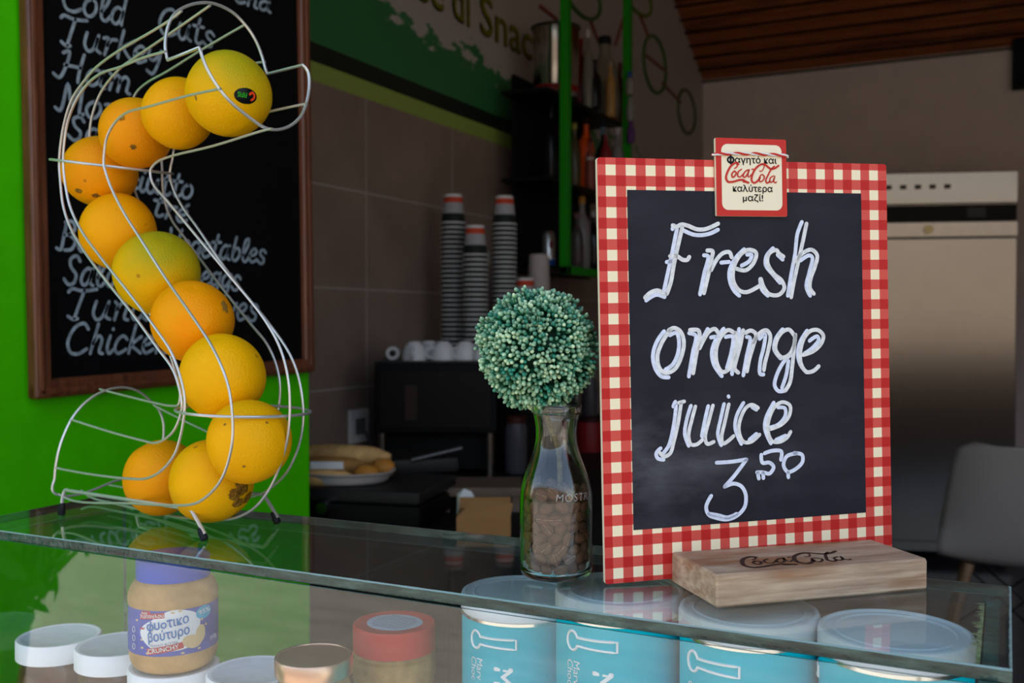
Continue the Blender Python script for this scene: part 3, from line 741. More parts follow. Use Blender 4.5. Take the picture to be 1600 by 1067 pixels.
# ------------------------------------------------------------------ oranges (centres, radius, colour, green amount)
ORG = [
 ((-.6664, .7326, 1.4505), .0408, (236, 176, 4), .85, 'big yellow-green orange at the dispenser mouth with an oval black sticker'),
 ((-.7471, .7477, 1.4425), .0360, (246, 168, 3), .05, 'orange tucked just behind the one with the black sticker'),
 ((-.8232, .7649, 1.4320), .0375, (243, 146, 6), .0, 'scuffed orange second behind the stickered one near the top bend'),
 ((-.8970, .7817, 1.3988), .0399, (244, 150, 6), .0, 'orange with rough brown underside at the left bend of the upper wire band'),
 ((-.8566, .7702, 1.3302), .0410, (250, 160, 2), .0, 'smooth bright orange directly above the greenest fruit'),
 ((-.7872, .7570, 1.2836), .0439, (232, 176, 3), 1.0, 'widest fruit with a green shoulder in the middle of the chute'),
 ((-.7209, .7399, 1.2341), .0408, (248, 150, 3), .0, 'deep orange fruit with a dark scar on its right, mid chute'),
 ((-.6624, .7181, 1.1822), .0408, (248, 180, 2), .0, 'yellow-orange fruit just above the lower wire band'),
 ((-.6119, .6972, 1.1255), .0384, (247, 174, 3), .18, 'orange crossed by the lower wire band at the right'),
 ((-.6754, .7167, 1.0827), .0398, (244, 176, 3), .22, 'orange with a blistered brown patch at the bottom of the chute'),
 ((-.7524, .7282, 1.0787), .0376, (244, 152, 4), .35, 'leftmost orange lying in the outlet of the dispenser')]
def orange_mesh(r, seed):
    rnd = random.Random(seed); b = MB()
    ph = [rnd.uniform(0, 6.28) for _ in range(6)]
    n, m = 48, 32
    ax = Vector((rnd.uniform(-.6, .6), rnd.uniform(-.6, .6), 1)).normalized()
    b.ell((0, 0, 0), r, n, m)
    vs = []
    for p in b.v:
        q = Vector(p); u = q.normalized(); c = u.dot(ax)
        k = 1 + .012 * math.sin(3 * u.x + ph[0]) + .010 * math.sin(4 * u.y + ph[1]) + .010 * math.sin(3.3 * u.z + ph[2])
        k -= .035 * math.exp(-((1 - c) / .012)) + .02 * math.exp(-((1 + c) / .01))
        k *= .985
        vs.append(tuple(q * k))
    b.v = vs; return b, ax
for i, (c, r, col, g, lab) in enumerate(ORG):
    b, ax = orange_mesh(r, i + 3)
    o = b.build('orange', M['orange'], loc=c, ang=0)
    l = lin(*col); o.color = (l[0], l[1], l[2], g)
    tag(o, lab, 'orange', 'oranges in the wire dispenser')
    tocam = Vector(CAM - np.array(c)).normalized()
    def on_skin(px, py):
        rr = ray(px, py); rr = rr / np.linalg.norm(rr); oc_ = CAM - np.array(c)
        bq = oc_ @ rr; disc = bq * bq - (oc_ @ oc_ - r * r); t = -bq - math.sqrt(max(disc, 0)); return Vector(CAM + rr * t - np.array(c))
    def patch(name, mat, px, py, ra_, rb2, lift_=1.0):
        q = on_skin(px, py); n = q.normalized(); u = Vector((0, 0, 1)).cross(n).normalized(); w = n.cross(u); bb = MB(); P_ = []
        rnd = random.Random(int(px)); N = 20; vs = [tuple(n * r * (.985 + .0165) * lift_)]; fs = []
        for kk, fr in enumerate((.5, .8, 1.0)):
            for a in range(N):
                jit = 1 + (rnd.uniform(-.28, .28) if name == 'rind_blemish' else 0)
                d = (u * math.cos(a * 6.2832 / N) * ra_ + w * math.sin(a * 6.2832 / N) * rb2) * fr * jit
                p = (n * r + d).normalized() * r * ((1.004 if fr < 1 else .996) * lift_); vs.append(tuple(p))
        for a in range(N): fs.append((0, 1 + a, 1 + (a + 1) % N))
        for k2 in range(2):
            for a in range(N): fs.append((1 + k2 * N + a, 1 + (k2 + 1) * N + a, 1 + (k2 + 1) * N + (a + 1) % N, 1 + k2 * N + (a + 1) % N))
        bb.add(vs, fs); ob = bb.build(name, mat, o); return q, n, u, w, ob
    if i == 0:
        q, n, u, w, st = patch('sticker', C_(10, 14, 14, .3), 384.5, 150, .0115, .0074, 1.004)
        st['label'] = 'oval black sticker with green letters'
        bb = MB()
        def sk(s, t): p = (n * r + u * -s + w * -t).normalized() * r * 1.0125; return tuple(p)
        text_on(bb, 'FIFIS', sk, -.0005, -.0028, width=.0085, size=.0062, bold=.02)
        bb.build('lettering', C_(40, 170, 30), st, smooth=False)
        bb = MB(); ribbon(bb, [(-.0035, .002), (-.0055, .0038), (-.008, .002), (-.0078, -.001), (-.0055, -.003)], .0022, 0)
        bb.v = [sk(s, -t) for s, _, t in bb.v]; bb.build('printed_curl', C_(220, 70, 25), st, smooth=False)
    if i == 6: patch('rind_blemish', M['scar'], 352, 479, .0042, .006)
    if i == 9:
        for q in ((380, 764), (368, 772), (388, 778), (372, 786), (378, 754)): patch('rind_blemish', M['blemish'], q[0], q[1], .0065, .0055)
    if i == 3:
        for q in ((150, 306), (122, 298)): patch('rind_blemish', M['blemish'], q[0], q[1], .0045, .0028)
    if i == 2:
        for q in ((208, 230), (190, 184)): patch('rind_blemish', M['blemish'], q[0], q[1], .0032, .0026)
    if i == 8:
        for q in ((351, 663), (417, 660), (381, 729)): patch('stem_scar', M['scar'], q[0], q[1], .0014, .0012)
    if i == 0: patch('stem_scar', M['scar'], 306, 153, .0014, .003)

# ------------------------------------------------------------------ glass carafe of coffee beans
CP = np.array([-.3055, .6878, ZG]); vd = np.array([CP[0], CP[1], 0]); vd = vd / np.linalg.norm(vd); CC = CP + vd * .0275
carafe = empty('glass_carafe', tuple(CC)); tag(carafe, 'clear glass carafe of coffee beans with a berry ball in its neck', 'carafe')
outer = [(.0, .0015), (.020, .0008), (.0245, .0), (.0272, .0022), (.0284, .007), (.0286, .03), (.0286, .060), (.0278, .068), (.0258, .0765), (.0225, .0860), (.0192, .0945), (.0172, .1020), (.0163, .1100), (.0166, .1180), (.0178, .1250), (.0183, .1275), (.0196, .1283), (.0200, .1300), (.0200, .1325), (.0192, .1342), (.0178, .1347)]
inner = [(.0164, .1340), (.0160, .1250), (.0148, .1180), (.0145, .1100), (.0154, .1020), (.0174, .0945), (.0207, .0860), (.0240, .0765), (.0259, .068), (.0266, .060), (.0266, .03), (.0264, .009), (.0245, .0052), (.018, .0042), (.0, .0046)]
def smooth_prof(p): return [tuple(q) for q in catmull([np.array(x) for x in p], 3)]
b = MB(); b.lathe(smooth_prof(outer) + smooth_prof(inner), n=64, cap=False); b.build('glass_body', M['bottle'], carafe, ang=0)
b = MB()
ca = math.atan2(-vd[1], -vd[0])
def bottle_xy(s, t, r=.0283): a = ca + s / .0285; rr = r if t < .07 else r - (t - .07) * .22; return (rr * math.cos(a), rr * math.sin(a), t)
text_on(b, 'MOSTRA', lambda s, t: bottle_xy(s + .0, t, .0287), .0, .0625, width=.034, size=.0085, bold=-.02, space=1.1, shear=.1)
b.build('embossed_lettering', M['emboss'], carafe, smooth=False)
rnd = random.Random(11)
def bean_mesh():
    b = MB(); n, m = 20, 12
    b.ell((0, 0, 0), (.0058, .0044, .0034), n, m)
    vs = []
    for x, y, z in b.v:
        if z > 0: z *= .55; z -= .0011 * math.exp(-(y / .0007) ** 2) * (1 if abs(x) < .0052 else 0)
        vs.append((x, y, z))
    b.v = vs; return b
bm0 = bean_mesh(); bean0 = bm0.build('coffee_bean', M['bean'], ang=0)
bb = MB(); bb.add([(-.0048, -.0003, .00085), (.0048, -.0003, .00085), (.0048, .0003, .00085), (-.0048, .0003, .00085)], [(0, 1, 2, 3)])
cr = bb.build('bean_crease', M['crease'], bean0, smooth=False)
BL = 'roasted coffee bean among those filling the glass carafe'
cnt = 0; row = 0; z = .0092
while z < .0640:
    for R_, n_ in ((.0222, 13), (.0118, 6), (.0025, 1)):
        if R_ < .004 and row % 2: continue
        if z < .012: R_ *= .95
        for k in range(n_):
            a = 6.2832 * (k + (row % 2) * .5) / n_ + rnd.uniform(-.06, .06)
            zz = z + rnd.uniform(-.0012, .0012) + (.004 * (rnd.random() - .2) if z > .058 else 0)
            ob = bean0 if cnt == 0 else copy_tree(bean0)
            n = Vector((math.cos(a), math.sin(a), rnd.uniform(-.35, .35))).normalized()
            flip = 1 if rnd.random() < .45 else -1
            zax = n * flip; xax = Vector((-math.sin(a), math.cos(a), 0)); xax = (xax - zax * xax.dot(zax)).normalized()
            th = rnd.uniform(-1.3, 1.3); yax = zax.cross(xax); xr = xax * math.cos(th) + yax * math.sin(th); yr = zax.cross(xr)
            loc = Vector(CC) + Vector((R_ * math.cos(a), R_ * math.sin(a), zz))
            mt = Matrix((xr, yr, zax)).transposed().to_4x4(); mt.translation = loc
            ob.matrix_world = mt; tag(ob, BL, 'coffee bean', 'coffee beans in the carafe'); cnt += 1
    z += .0078; row += 1

# ------------------------------------------------------------------ berry ball on its stem
TB = CC + np.array([0, 0, .0]); topi = empty('berry_topiary', tuple(CC + np.array([0, 0, .068]))); tag(topi, 'round ball of small mint and teal artificial berries on a stem', 'artificial plant')
TC = c2w(839, float((CC - CAM) @ FW), y=544.5) - (CC + np.array([0, 0, .068])); TR = .0462
rnd = random.Random(4)
b = MB(); b.ell(tuple(TC), TR * .70, 20, 14); b.build('ball_core', P('dark green core', (.008, .035, .018), .8), topi)
vs = []; fs = []; cols = []
sph, spf = [], []
t_ = MB(); t_.ell((0, 0, 0), 1.0, 8, 6); sph, spf = np.array(t_.v), t_.f
def add_berry(c, ax, L_, Wd, col):
    ax = Vector(ax).normalized(); u = ax.orthogonal().normalized(); w = ax.cross(u)
    base = len(vs)
    for p in sph:
        q = Vector(c) + u * p[0] * Wd + w * p[1] * Wd + ax * p[2] * L_
        vs.append(tuple(q)); f = (p[2] + 1) / 2; cols.append([col[0][k] * (1 - f) + col[1][k] * f for k in range(3)])
    for f in spf: fs.append([i + base for i in f])
def add_stem(a, c, r, col):
    v_, f_ = tube_geo([a, c], r, 4, cap=False); base = len(vs); vs.extend(v_); cols.extend([col] * len(v_)); fs.extend([[i + base for i in f] for f in f_])
NS = 520
for i in range(NS):
    zf = 1 - 2 * (i + .5) / NS; a = i * 2.399963; rr = math.sqrt(1 - zf * zf)
    d = Vector((rr * math.cos(a), rr * math.sin(a), zf)) + Vector((rnd.gauss(0, .05), rnd.gauss(0, .05), rnd.gauss(0, .05))); d.normalize()
    tone = rnd.random()
    # each sprig is a little umbel of four to six berries
    tip = Vector(TC) + d * TR * rnd.uniform(.66, .88)
    add_stem(tuple(Vector(TC) + d * TR * .55), tuple(tip), .0006, (.010, .085, .045))
    nb = rnd.choice((4, 5, 5, 6)); u = d.orthogonal().normalized(); w = d.cross(u); ph = rnd.uniform(0, 6.28)
    for k in range(nb):
        t = ph + 6.2832 * k / nb; sp = rnd.uniform(.0020, .0046)
        e = (d * .0062 + (u * math.cos(t) + w * math.sin(t)) * sp); p = tip + e * rnd.uniform(.85, 1.5)
        add_stem(tuple(tip), tuple(p), .00045, (.016, .17, .075))
        x = min(1, max(0, tone * .75 + rnd.uniform(-.2, .5))) ** 1.2
        c1 = (.004 + .09 * x, .13 + .26 * x, .075 + .11 * x); c2 = (.015 + .64 * x, .21 + .60 * x, .135 + .36 * x)
        add_berry(p, (e + d * .004 + Vector((rnd.gauss(0, .002), rnd.gauss(0, .002), rnd.gauss(0, .002)))), .0023 * rnd.uniform(.8, 1.15), .00160 * rnd.uniform(.9, 1.12), (c1, c2))
me = bpy.data.meshes.new('berry_ball'); me.from_pydata(vs, [], fs)
at = me.color_attributes.new('tint', 'FLOAT_COLOR', 'POINT'); at.data.foreach_set('color', np.c_[np.array(cols), np.ones(len(cols))].ravel().astype(np.float32))
me.polygons.foreach_set('use_smooth', [True] * len(me.polygons)); me.materials.append(M['berry'])
o = bpy.data.objects.new('berry_cluster', me); COL.objects.link(o); o.parent = topi
b = MB(); sb = Vector(TC) - Vector((0, 0, TR * .5)); b.tube(catmull([(0.003, .0, .002), (.002, 0, .03), tuple(Vector((TC[0] * .5 + .002, TC[1] * .5, .052))), tuple(sb)], 6), .0022, 10)
b.build('stem', P('brown stem', (.14, .12, .05), .8, nscale=300, namt=.5, bscale=400, bamt=.8, bdist=.002), topi)

# ------------------------------------------------------------------ chalkboard sign
SP = np.array([-.2689, .6963, 1.0368]); yaw, lean, roll = .7175, .0120, .0182
X_ = np.array([math.cos(yaw), math.sin(yaw), 0]); n_ = np.array([math.sin(yaw), -math.cos(yaw), 0]); Zl = math.cos(lean) * np.array([0, 0, 1.]) - math.sin(lean) * n_
SX = math.cos(roll) * X_ + math.sin(roll) * Zl; SZ = -math.sin(roll) * X_ + math.cos(roll) * Zl; SN = np.cross(SX, SZ)   # SN faces the street
def frame_mat(p): return Matrix(((SX[0], -SN[0], SZ[0], p[0]), (SX[1], -SN[1], SZ[1], p[1]), (SX[2], -SN[2], SZ[2], p[2]), (0, 0, 0, 1)))
sign = empty('chalkboard_sign', mat=frame_mat(SP)); tag(sign, 'upright price sign with red gingham border reading Fresh orange juice', 'sign')
def sloc(px, py): d = onplane(px, py, SP, SN) - SP; return np.array([d @ SX, d @ SZ])
SW, SH, STH = 15.4 * KX, .32, .004
b = MB()
def rrect(w, h, r, n=5):
    out = []
    for cx, cy, a0 in ((w - r, r, -90), (w - r, h - r, 0), (r, h - r, 90), (r, r, 180)):
        for k in range(n + 1): a = rad(a0 + 90 * k / n); out.append((cx + r * math.cos(a), cy + r * math.sin(a)))
    return out
def plate(mb, outline, y0, y1, mf=0, ms=1):
    n = len(outline)
    mb.add([(x, y0, z) for x, z in outline], [tuple(range(n))], mf)
    mb.add([(x, y1, z) for x, z in outline], [tuple(range(n - 1, -1, -1))], ms)
    mb.add([(x, y0, z) for x, z in outline] + [(x, y1, z) for x, z in outline], [(i, (i + 1) % n, n + (i + 1) % n, n + i) for i in range(n)], ms)
plate(b, rrect(SW, SH, .0022), 0, STH); b.build('gingham_board', [M['gingham'], M['cream']], sign, smooth=False)
q = [sloc(979, 296), sloc(1344, 303), sloc(1354, 800.6), sloc(990, 828)]
x0 = (q[0][0] + q[3][0]) / 2; x1 = (q[1][0] + q[2][0]) / 2; z0 = (q[2][1] + q[3][1]) / 2; z1 = (q[0][1] + q[1][1]) / 2
b = MB(); b.add([(x0, -.0003, z0), (x1, -.0003, z0), (x1, -.0003, z1), (x0, -.0003, z1)], [(0, 1, 2, 3)]); b.build('chalk_panel', M['chalk'], sign, smooth=False)
def tr(s, ox, oy, pts): return [sloc(ox + x / s, oy + y / s) for x, y in pts]
warm, cool = MB(), MB()
PXW = .747 / FPX
def st(mb, s, ox, oy, pts, wpx, h): ribbon(mb, tr(s, ox, oy, pts), wpx * PXW, h, k=6)
A_ = (5.0, 990, 330)
for p in ([(300, 112), (330, 122), (370, 105), (420, 115), (490, 142), (560, 140), (655, 98)], [(375, 130), (340, 280), (310, 420), (285, 560), (255, 645)], [(245, 650), (185, 620), (130, 635), (85, 675)], [(280, 352), (330, 350), (380, 380), (415, 380), (430, 358)],
          [(570, 308), (612, 312), (605, 370), (578, 500), (545, 640)], [(600, 460), (650, 370), (700, 325), (745, 322), (760, 360)], [(800, 450), (870, 462), (935, 400), (952, 325), (895, 302), (830, 340), (778, 440), (775, 545), (820, 618), (880, 632), (980, 582)],
          [(1165, 355), (1130, 330), (1110, 305), (1055, 330), (1040, 400), (1090, 490), (1150, 540), (1172, 600), (1130, 652), (1055, 648), (1010, 590), (990, 530)], [(1345, 98), (1320, 220), (1280, 400), (1245, 560), (1225, 672)], [(1250, 395), (1320, 325), (1385, 302), (1428, 345), (1412, 430), (1380, 520), (1372, 600), (1402, 645)]):
    st(warm, *A_, p, 6.6, .0008)
for p in ([(300, 140), (312, 112)], [(390, 152), (460, 182), (530, 187), (600, 172), (655, 145)], [(335, 140), (297, 330), (265, 480), (233, 625)], [(238, 670), (180, 652), (135, 668), (95, 697)], [(255, 398), (292, 390)], [(545, 345), (578, 352), (550, 480), (515, 650)], [(680, 402), (742, 396)],
          [(860, 298), (790, 370), (745, 470), (752, 560), (785, 625), (822, 660)], [(840, 425), (900, 390), (918, 340), (882, 340)], [(1085, 290), (1035, 350), (1028, 420), (1090, 500), (1140, 560)], [(1120, 340), (1160, 378)], [(985, 530), (998, 610), (1045, 660)], [(1310, 85), (1275, 180), (1258, 330), (1230, 480), (1200, 660)], [(1300, 385), (1368, 345), (1392, 362), (1368, 480), (1345, 590), (1375, 660)]):
    st(cool, *A_, p, 6.4, .0005)
B_ = (5.0, 990, 490)
for p in ([(280, 130), (220, 220), (182, 330), (200, 430), (250, 462), (320, 430), (370, 330), (388, 220), (362, 140), (312, 112), (268, 132)], [(435, 128), (500, 130), (512, 170), (490, 290), (460, 465)], [(510, 270), (545, 200), (590, 135), (632, 120), (655, 150)],
          [(780, 150), (735, 128), (680, 175), (640, 280), (650, 400), (690, 455), (740, 432), (778, 330), (800, 220), (790, 150)], [(850, 130), (830, 240), (800, 350), (785, 430), (812, 460)], [(870, 150), (910, 132), (950, 160), (930, 250), (900, 350), (880, 450)], [(930, 222), (980, 152), (1032, 130), (1062, 170), (1050, 270), (1022, 380), (1012, 440)],
          [(1255, 180), (1210, 125), (1158, 142), (1112, 210), (1105, 285), (1155, 342), (1212, 318), (1250, 240), (1258, 165)], [(1256, 180), (1245, 300), (1233, 420), (1215, 540), (1180, 600)], [(1320, 322), (1400, 292), (1462, 230), (1476, 170), (1432, 128), (1372, 137), (1322, 200), (1296, 310), (1305, 400), (1347, 455), (1402, 445), (1440, 410)]):
    st(warm, *B_, p, 6.6, .0008)
for p in ([(235, 138), (178, 220), (148, 330), (168, 430), (215, 490), (270, 497)], [(280, 168), (332, 150), (352, 220), (340, 320), (300, 400), (245, 437)], [(430, 152), (482, 172), (460, 300), (428, 490)], [(575, 120), (520, 225)], [(600, 186), (632, 180)], [(700, 118), (640, 200), (608, 300), (625, 400), (685, 487)], [(715, 182), (770, 180), (760, 300), (725, 425)], [(820, 120), (802, 260), (770, 400), (765, 472)],
          [(880, 182), (905, 190), (880, 330), (853, 482)], [(980, 197), (1022, 160), (1015, 250), (985, 380), (985, 470), (1010, 475)], [(1160, 122), (1105, 200), (1095, 280), (1145, 350)], [(1180, 600), (1130, 605), (1098, 560), (1118, 470), (1165, 382), (1222, 320)], [(1205, 370), (1188, 480), (1155, 580)], [(1350, 133), (1298, 220), (1278, 310), (1300, 400), (1345, 457)], [(1370, 212), (1430, 177), (1442, 202), (1390, 270), (1330, 312)]):
    st(cool, *B_, p, 6.4, .0005)
D_ = (4.447, 990, 600)
for p in ([(308, 130), (347, 120)], [(325, 140), (305, 270), (275, 400), (250, 480), (208, 502), (180, 478)], [(425, 155), (400, 250), (378, 360), (395, 418), (435, 418), (480, 380)], [(547, 148), (520, 250), (493, 370), (508, 415), (552, 400)], [(657, 140), (630, 260), (607, 380), (620, 412), (652, 395), (690, 360)], [(860, 165), (820, 143), (778, 162), (735, 250), (728, 330), (760, 400), (812, 400), (870, 350)], [(945, 312), (1020, 282), (1076, 220), (1082, 150), (1032, 125), (982, 150), (940, 230), (928, 320), (957, 395), (1012, 400), (1062, 370), (1086, 330)]):
    st(warm, *D_, p, 6.0, .0008)
for p in ([(272, 155), (287, 122)], [(292, 150), (277, 280), (240, 430), (205, 478)], [(185, 445), (155, 480), (165, 515), (205, 525)], [(395, 150), (365, 250), (353, 350), (380, 428)], [(515, 152), (490, 260), (470, 362)], [(625, 138), (600, 250), (582, 350), (605, 424)], [(655, 84), (657, 88)], [(760, 130), (713, 220), (703, 310), (745, 415)], [(820, 160), (850, 178)], [(800, 387), (850, 345)], [(970, 128), (918, 230), (908, 310), (950, 412)], [(1000, 162), (1047, 167), (1050, 220), (1002, 280), (947, 300)], [(985, 387), (1052, 357)]):
    st(cool, *D_, p, 6.0, .0005)
for p in ([(572, 545), (680, 538), (780, 522)], [(780, 522), (700, 630), (628, 712)], [(628, 712), (690, 690), (745, 710), (775, 770), (768, 850), (720, 908), (650, 938), (570, 928), (517, 905), (500, 850), (535, 775)], [(520, 900), (582, 910), (650, 925), (712, 900)], [(1018, 525), (1022, 468), (960, 462), (905, 480)], [(882, 490), (890, 545), (940, 545), (968, 575), (940, 620), (895, 612), (852, 612)], [(858, 615), (865, 655)], [(895, 615), (897, 652)],
          [(1130, 480), (1060, 500), (1037, 560), (1065, 608), (1112, 595), (1168, 540), (1165, 490), (1110, 478)], [(1069, 610), (1070, 646)]):
    st(cool, *D_, p, 6.2, .0008)
warm.build('chalk_lettering', M['ink_warm'], sign, smooth=False); cool.build('chalk_lettering', M['ink_cool'], sign, smooth=False)

# wooden block with a slot that holds the sign
by = rad(42.6); BX = np.array([math.cos(by), math.sin(by), 0]); BN = np.array([math.sin(by), -math.cos(by), 0])
bfl = onz(1119.6, 950.4, ZG); BLEN = .1737; BHT = .0232
block = empty('sign_stand', tuple(bfl), by); tag(block, 'wooden block stand with burnt logo holding the sign', 'stand')
# profile in (depth, z): front at 0; slot cut where the sign stands (the sign yaw differs by a degree, so the slot is a touch wide)
sd_ = ((SP - bfl) @ -BN) + ((bfl - SP) @ X_) * math.sin(by - yaw) * 0
def depth_at(s):
    p = bfl + BX * s; t = ((p - SP) @ X_); q = SP + X_ * t; return (q - p) @ (-BN) / 1.0
d0, d1 = depth_at(0.0), depth_at(BLEN)
def block_prof(s):
    d = d0 + (d1 - d0) * s / BLEN; w0, w1 = d - .0008, d + STH + .0010; T_ = .095; r = .0016
    return [(0, r), (r, 0), (T_ - r, 0), (T_, r), (T_, BHT - r), (T_ - r, BHT), (w1 + .0004, BHT), (w1, BHT - .0008), (w1, .0012), (w0, .0012), (w0, BHT - .0008), (w0 - .0004, BHT), (r, BHT), (0, BHT - r)]
b = MB(); S_ = [0, .0014] + list(np.linspace(.01, BLEN - .01, 12)) + [BLEN - .0014, BLEN]; rows = []
for i, s in enumerate(S_):
    pr = block_prof(s)
    if i in (0, len(S_) - 1):
        cz = BHT / 2; pr = [(d + (.0014 if d < .01 else (-.0014 if d > .09 else 0)), cz + (z - cz) * .90) for d, z in pr]
    rows.append([(s, d, z) for d, z in pr] + [(s, pr[0][0], pr[0][1])])
b.grid(rows); n = len(rows[0]) - 1
for R_, fl in ((rows[0], 1), (rows[-1], 0)):
    # end caps in three convex pieces around the slot
    for idx in ((0, 1, 9, 10, 11, 12, 13), (1, 2, 8, 9), (2, 3, 4, 5, 6, 7, 8)):
        b.add([R_[i] for i in idx], [tuple(range(len(idx)))])
b.build('block_body', M['block'], block, ang=30)
# the script logo, drawn once in unit strokes (1 wide) from the plaque
LG = [[(350, 428), (332, 412), (275, 440), (228, 510), (212, 568), (232, 604), (290, 604), (350, 588), (400, 585), (428, 600), (460, 612)], [(332, 412), (338, 448), (308, 470)], [(400, 585), (405, 606), (430, 604)],
      [(302, 498), (276, 530), (286, 560), (310, 545), (325, 512), (304, 496)], [(385, 478), (352, 500), (342, 545), (366, 555), (402, 526)], [(455, 482), (420, 505), (402, 550), (424, 556), (452, 522), (470, 480)], [(470, 480), (456, 535), (464, 556), (492, 528)], [(500, 476), (516, 474)],
      [(590, 560), (556, 598), (520, 612), (496, 590), (502, 540), (540, 470), (600, 425), (640, 420), (672, 440), (712, 466), (752, 462), (775, 450), (802, 432)], [(600, 425), (640, 432), (622, 480), (598, 495), (588, 488)],
      [(604, 528), (580, 568), (592, 600), (620, 588), (640, 550), (618, 525)], [(752, 440), (712, 480), (682, 530), (655, 590), (672, 612), (702, 588)], [(740, 538), (706, 560), (702, 600), (726, 600), (752, 560)], [(758, 538), (745, 592), (764, 608), (774, 598)]]
LGU = [[((x - 205) / 600.0, (612 - y) / 600.0) for x, y in s] for s in LG]
LGW = [.030, .016, .014, .020, .018, .020, .014, .018, .028, .013, .018, .022, .018, .016]
b = MB()
ta = onplane(1170, 888, bfl + np.array([0, 0, BHT]), np.array([0, 0, 1.])) - bfl; tb = onplane(1340, 874, bfl + np.array([0, 0, BHT]), np.array([0, 0, 1.])) - bfl
sa, da = ta @ BX, ta @ -BN; sb_, db = tb @ BX, tb @ -BN; wl = sb_ - sa
tmp = MB()
for s, w in zip(LGU, LGW): ribbon(tmp, [(x * wl, y * wl) for x, y in s], w * wl * 1.25, 0, k=6, thick=0)
b.add([(sa + x, da + z + (db - da) * x / wl, BHT + .0002) for x, _, z in tmp.v], tmp.f); b.build('burnt_logo', M['brand'], block, smooth=False)

# plaque tied over the top of the sign
pq = [sloc(1114.5, 216.5), sloc(1224, 219.5), sloc(1226.5, 339.5), sloc(1116.5, 338)]
pc = (pq[0] + pq[3]) / 2; PWd = (pq[1][0] + pq[2][0] - pq[0][0] - pq[3][0]) / 2; PH = (pq[0][1] + pq[1][1] - pq[2][1] - pq[3][1]) / 2
p0 = np.array([pc[0], (pq[2][1] + pq[3][1]) / 2]); PT = .0028
plq = empty('sign_clip', mat=frame_mat(SP + SX * p0[0] + SZ * p0[1] + SN * (.0009 + PT))); tag(plq, 'small red and cream plaque tied with striped string at sign top', 'plaque')
b = MB(); plate(b, rrect(PWd, PH, .001), 0, PT); b.build('plaque_board', [M['red'], M['cream']], plq, smooth=False)
ins = rrect(PWd * .855, PH * .845, .0052, 7); ox, oz = PWd * .076, PH * .078
b = MB(); b.add([(x + ox, -.0002, z + oz) for x, z in ins], [tuple(range(len(ins)))]); b.build('cream_field', M['plaque_cream'], plq, smooth=False)
b = MB(); kx = PWd / 783.0; kz = PH / 868.0       # plaque crop: x 118..885, y 125..985
def pl(x, z): return (x, -.0005, z)
cxp = PWd * .51
text_on(b, 'αγητό και', pl, PWd * .265, PH * .683, width=PWd * .59, size=PWd * .118, bold=.022)
ribbon(b, [(PWd * (.205 + .042 * math.cos(a)), PH * .72 + PWd * .036 * math.sin(a)) for a in np.linspace(0, 6.2832, 22)], PWd * .024, .0001, k=1, thick=.0004)
ribbon(b, [(PWd * .205, PH * .672), (PWd * .205, PH * .768)], PWd * .024, .0001, thick=.0004)
text_on(b, 'καλύτερα', pl, cxp, PH * .315, width=PWd * .56, size=PWd * .118, bold=.022, center=True)
text_on(b, 'μαζί!', pl, cxp, PH * .195, width=PWd * .285, size=PWd * .118, bold=.022, center=True)
b.build('black_lettering', M['black_ink'], plq, smooth=False)
b = MB(); lw = PWd * .76
for s, w in zip(LGU, LGW): ribbon(b, [(PWd * .125 + x * lw, PH * .43 + y * lw * 1.0) for x, y in s], w * lw * 1.15, .0004, k=6)
b.build('red_logo', M['red'], plq, smooth=False)
zt = PH * .785; tw = [MB(), MB()]
for k, mt in ((0, 'yarn_red'), (1, 'yarn_white')):
    path = []
    for i in range(61):
        f = i / 60; x = -.0022 + (PWd + .0044) * f; y = -.0016 if 0.02 < f < .98 else .0012
        a = f * 6.2832 * 4.2 + k * math.pi
        path.append((x, y + .0006 * math.cos(a), zt + .0009 * math.sin(f * 3.1) + .00065 * math.sin(a)))
    path = [(-.0006, PT + .001, zt)] + path + [(PWd + .0006, PT + .001, zt)]
    MB().tube(path, .00078, 7).build('string_strand', M[mt], plq)

# ------------------------------------------------------------------ jars in the case
FLR = .815
def cyl_fn(r, ang0): return lambda s, t: (r * math.cos(ang0 + s / r), r * math.sin(ang0 + s / r), t)
def facing(x, y): return math.atan2(-y, -x)
def ribbed_lid(r, h, z, n=90, rib=.00045, ch=.0012):
    b = MB(); prof = [(1, 0), (1, h - ch), (1 - ch / r, h)]
    vs = []; fs = []; m = n * 2
    for j, (k, zz) in enumerate([(1, 0), (1, h - ch), (1 - ch / r, h), (1 - 3.2 * ch / r, h), (1 - 4 * ch / r, h - .0006), (.02, h - .0006)]):
        for i in range(m):
            a = 2 * math.pi * i / m; rr = r * k - (rib if (i % 2 and j < 2) else 0); vs.append((rr * math.cos(a), rr * math.sin(a), z + zz))
    for j in range(5):
        for i in range(m): a, c = j * m + i, j * m + (i + 1) % m; fs.append((a, c, c + m, a + m))
    fs.append(tuple(range(5 * m, 6 * m))); fs.append(tuple(range(m - 1, -1, -1)))
    b.add(vs, fs); b.m = [0] * len(fs)
    for q, f in enumerate(fs):
        if q >= 4 * m and q < 5 * m + 1: b.m[q] = 1
    return b
def spread_jar(x, y, ztop, r, label, group):
    j = empty('spread_jar', (x, y, FLR)); tag(j, label, 'jar', group); h = ztop - FLR; lh = .0185
    rb = r * .985
    b = MB(); b.lathe(smooth_prof([(0, .001), (rb * .8, 0), (rb, .006), (rb, h * .45), (rb * .985, h * .62), (rb * .93, h - lh - .008), (rb * .88, h - lh - .001), (rb * .84, h - lh + .004)]), n=48); b.build('jar_body', M['choc'], j)
    ribbed_lid(r, lh, h - lh).build('lid', [M['white_plastic'], M['lid_top_skylit']], j); return j
spread_jar(-.838, .676, .9237, .0394, 'leftmost white lidded jar of dark spread in the display case', 'jars of dark spread')
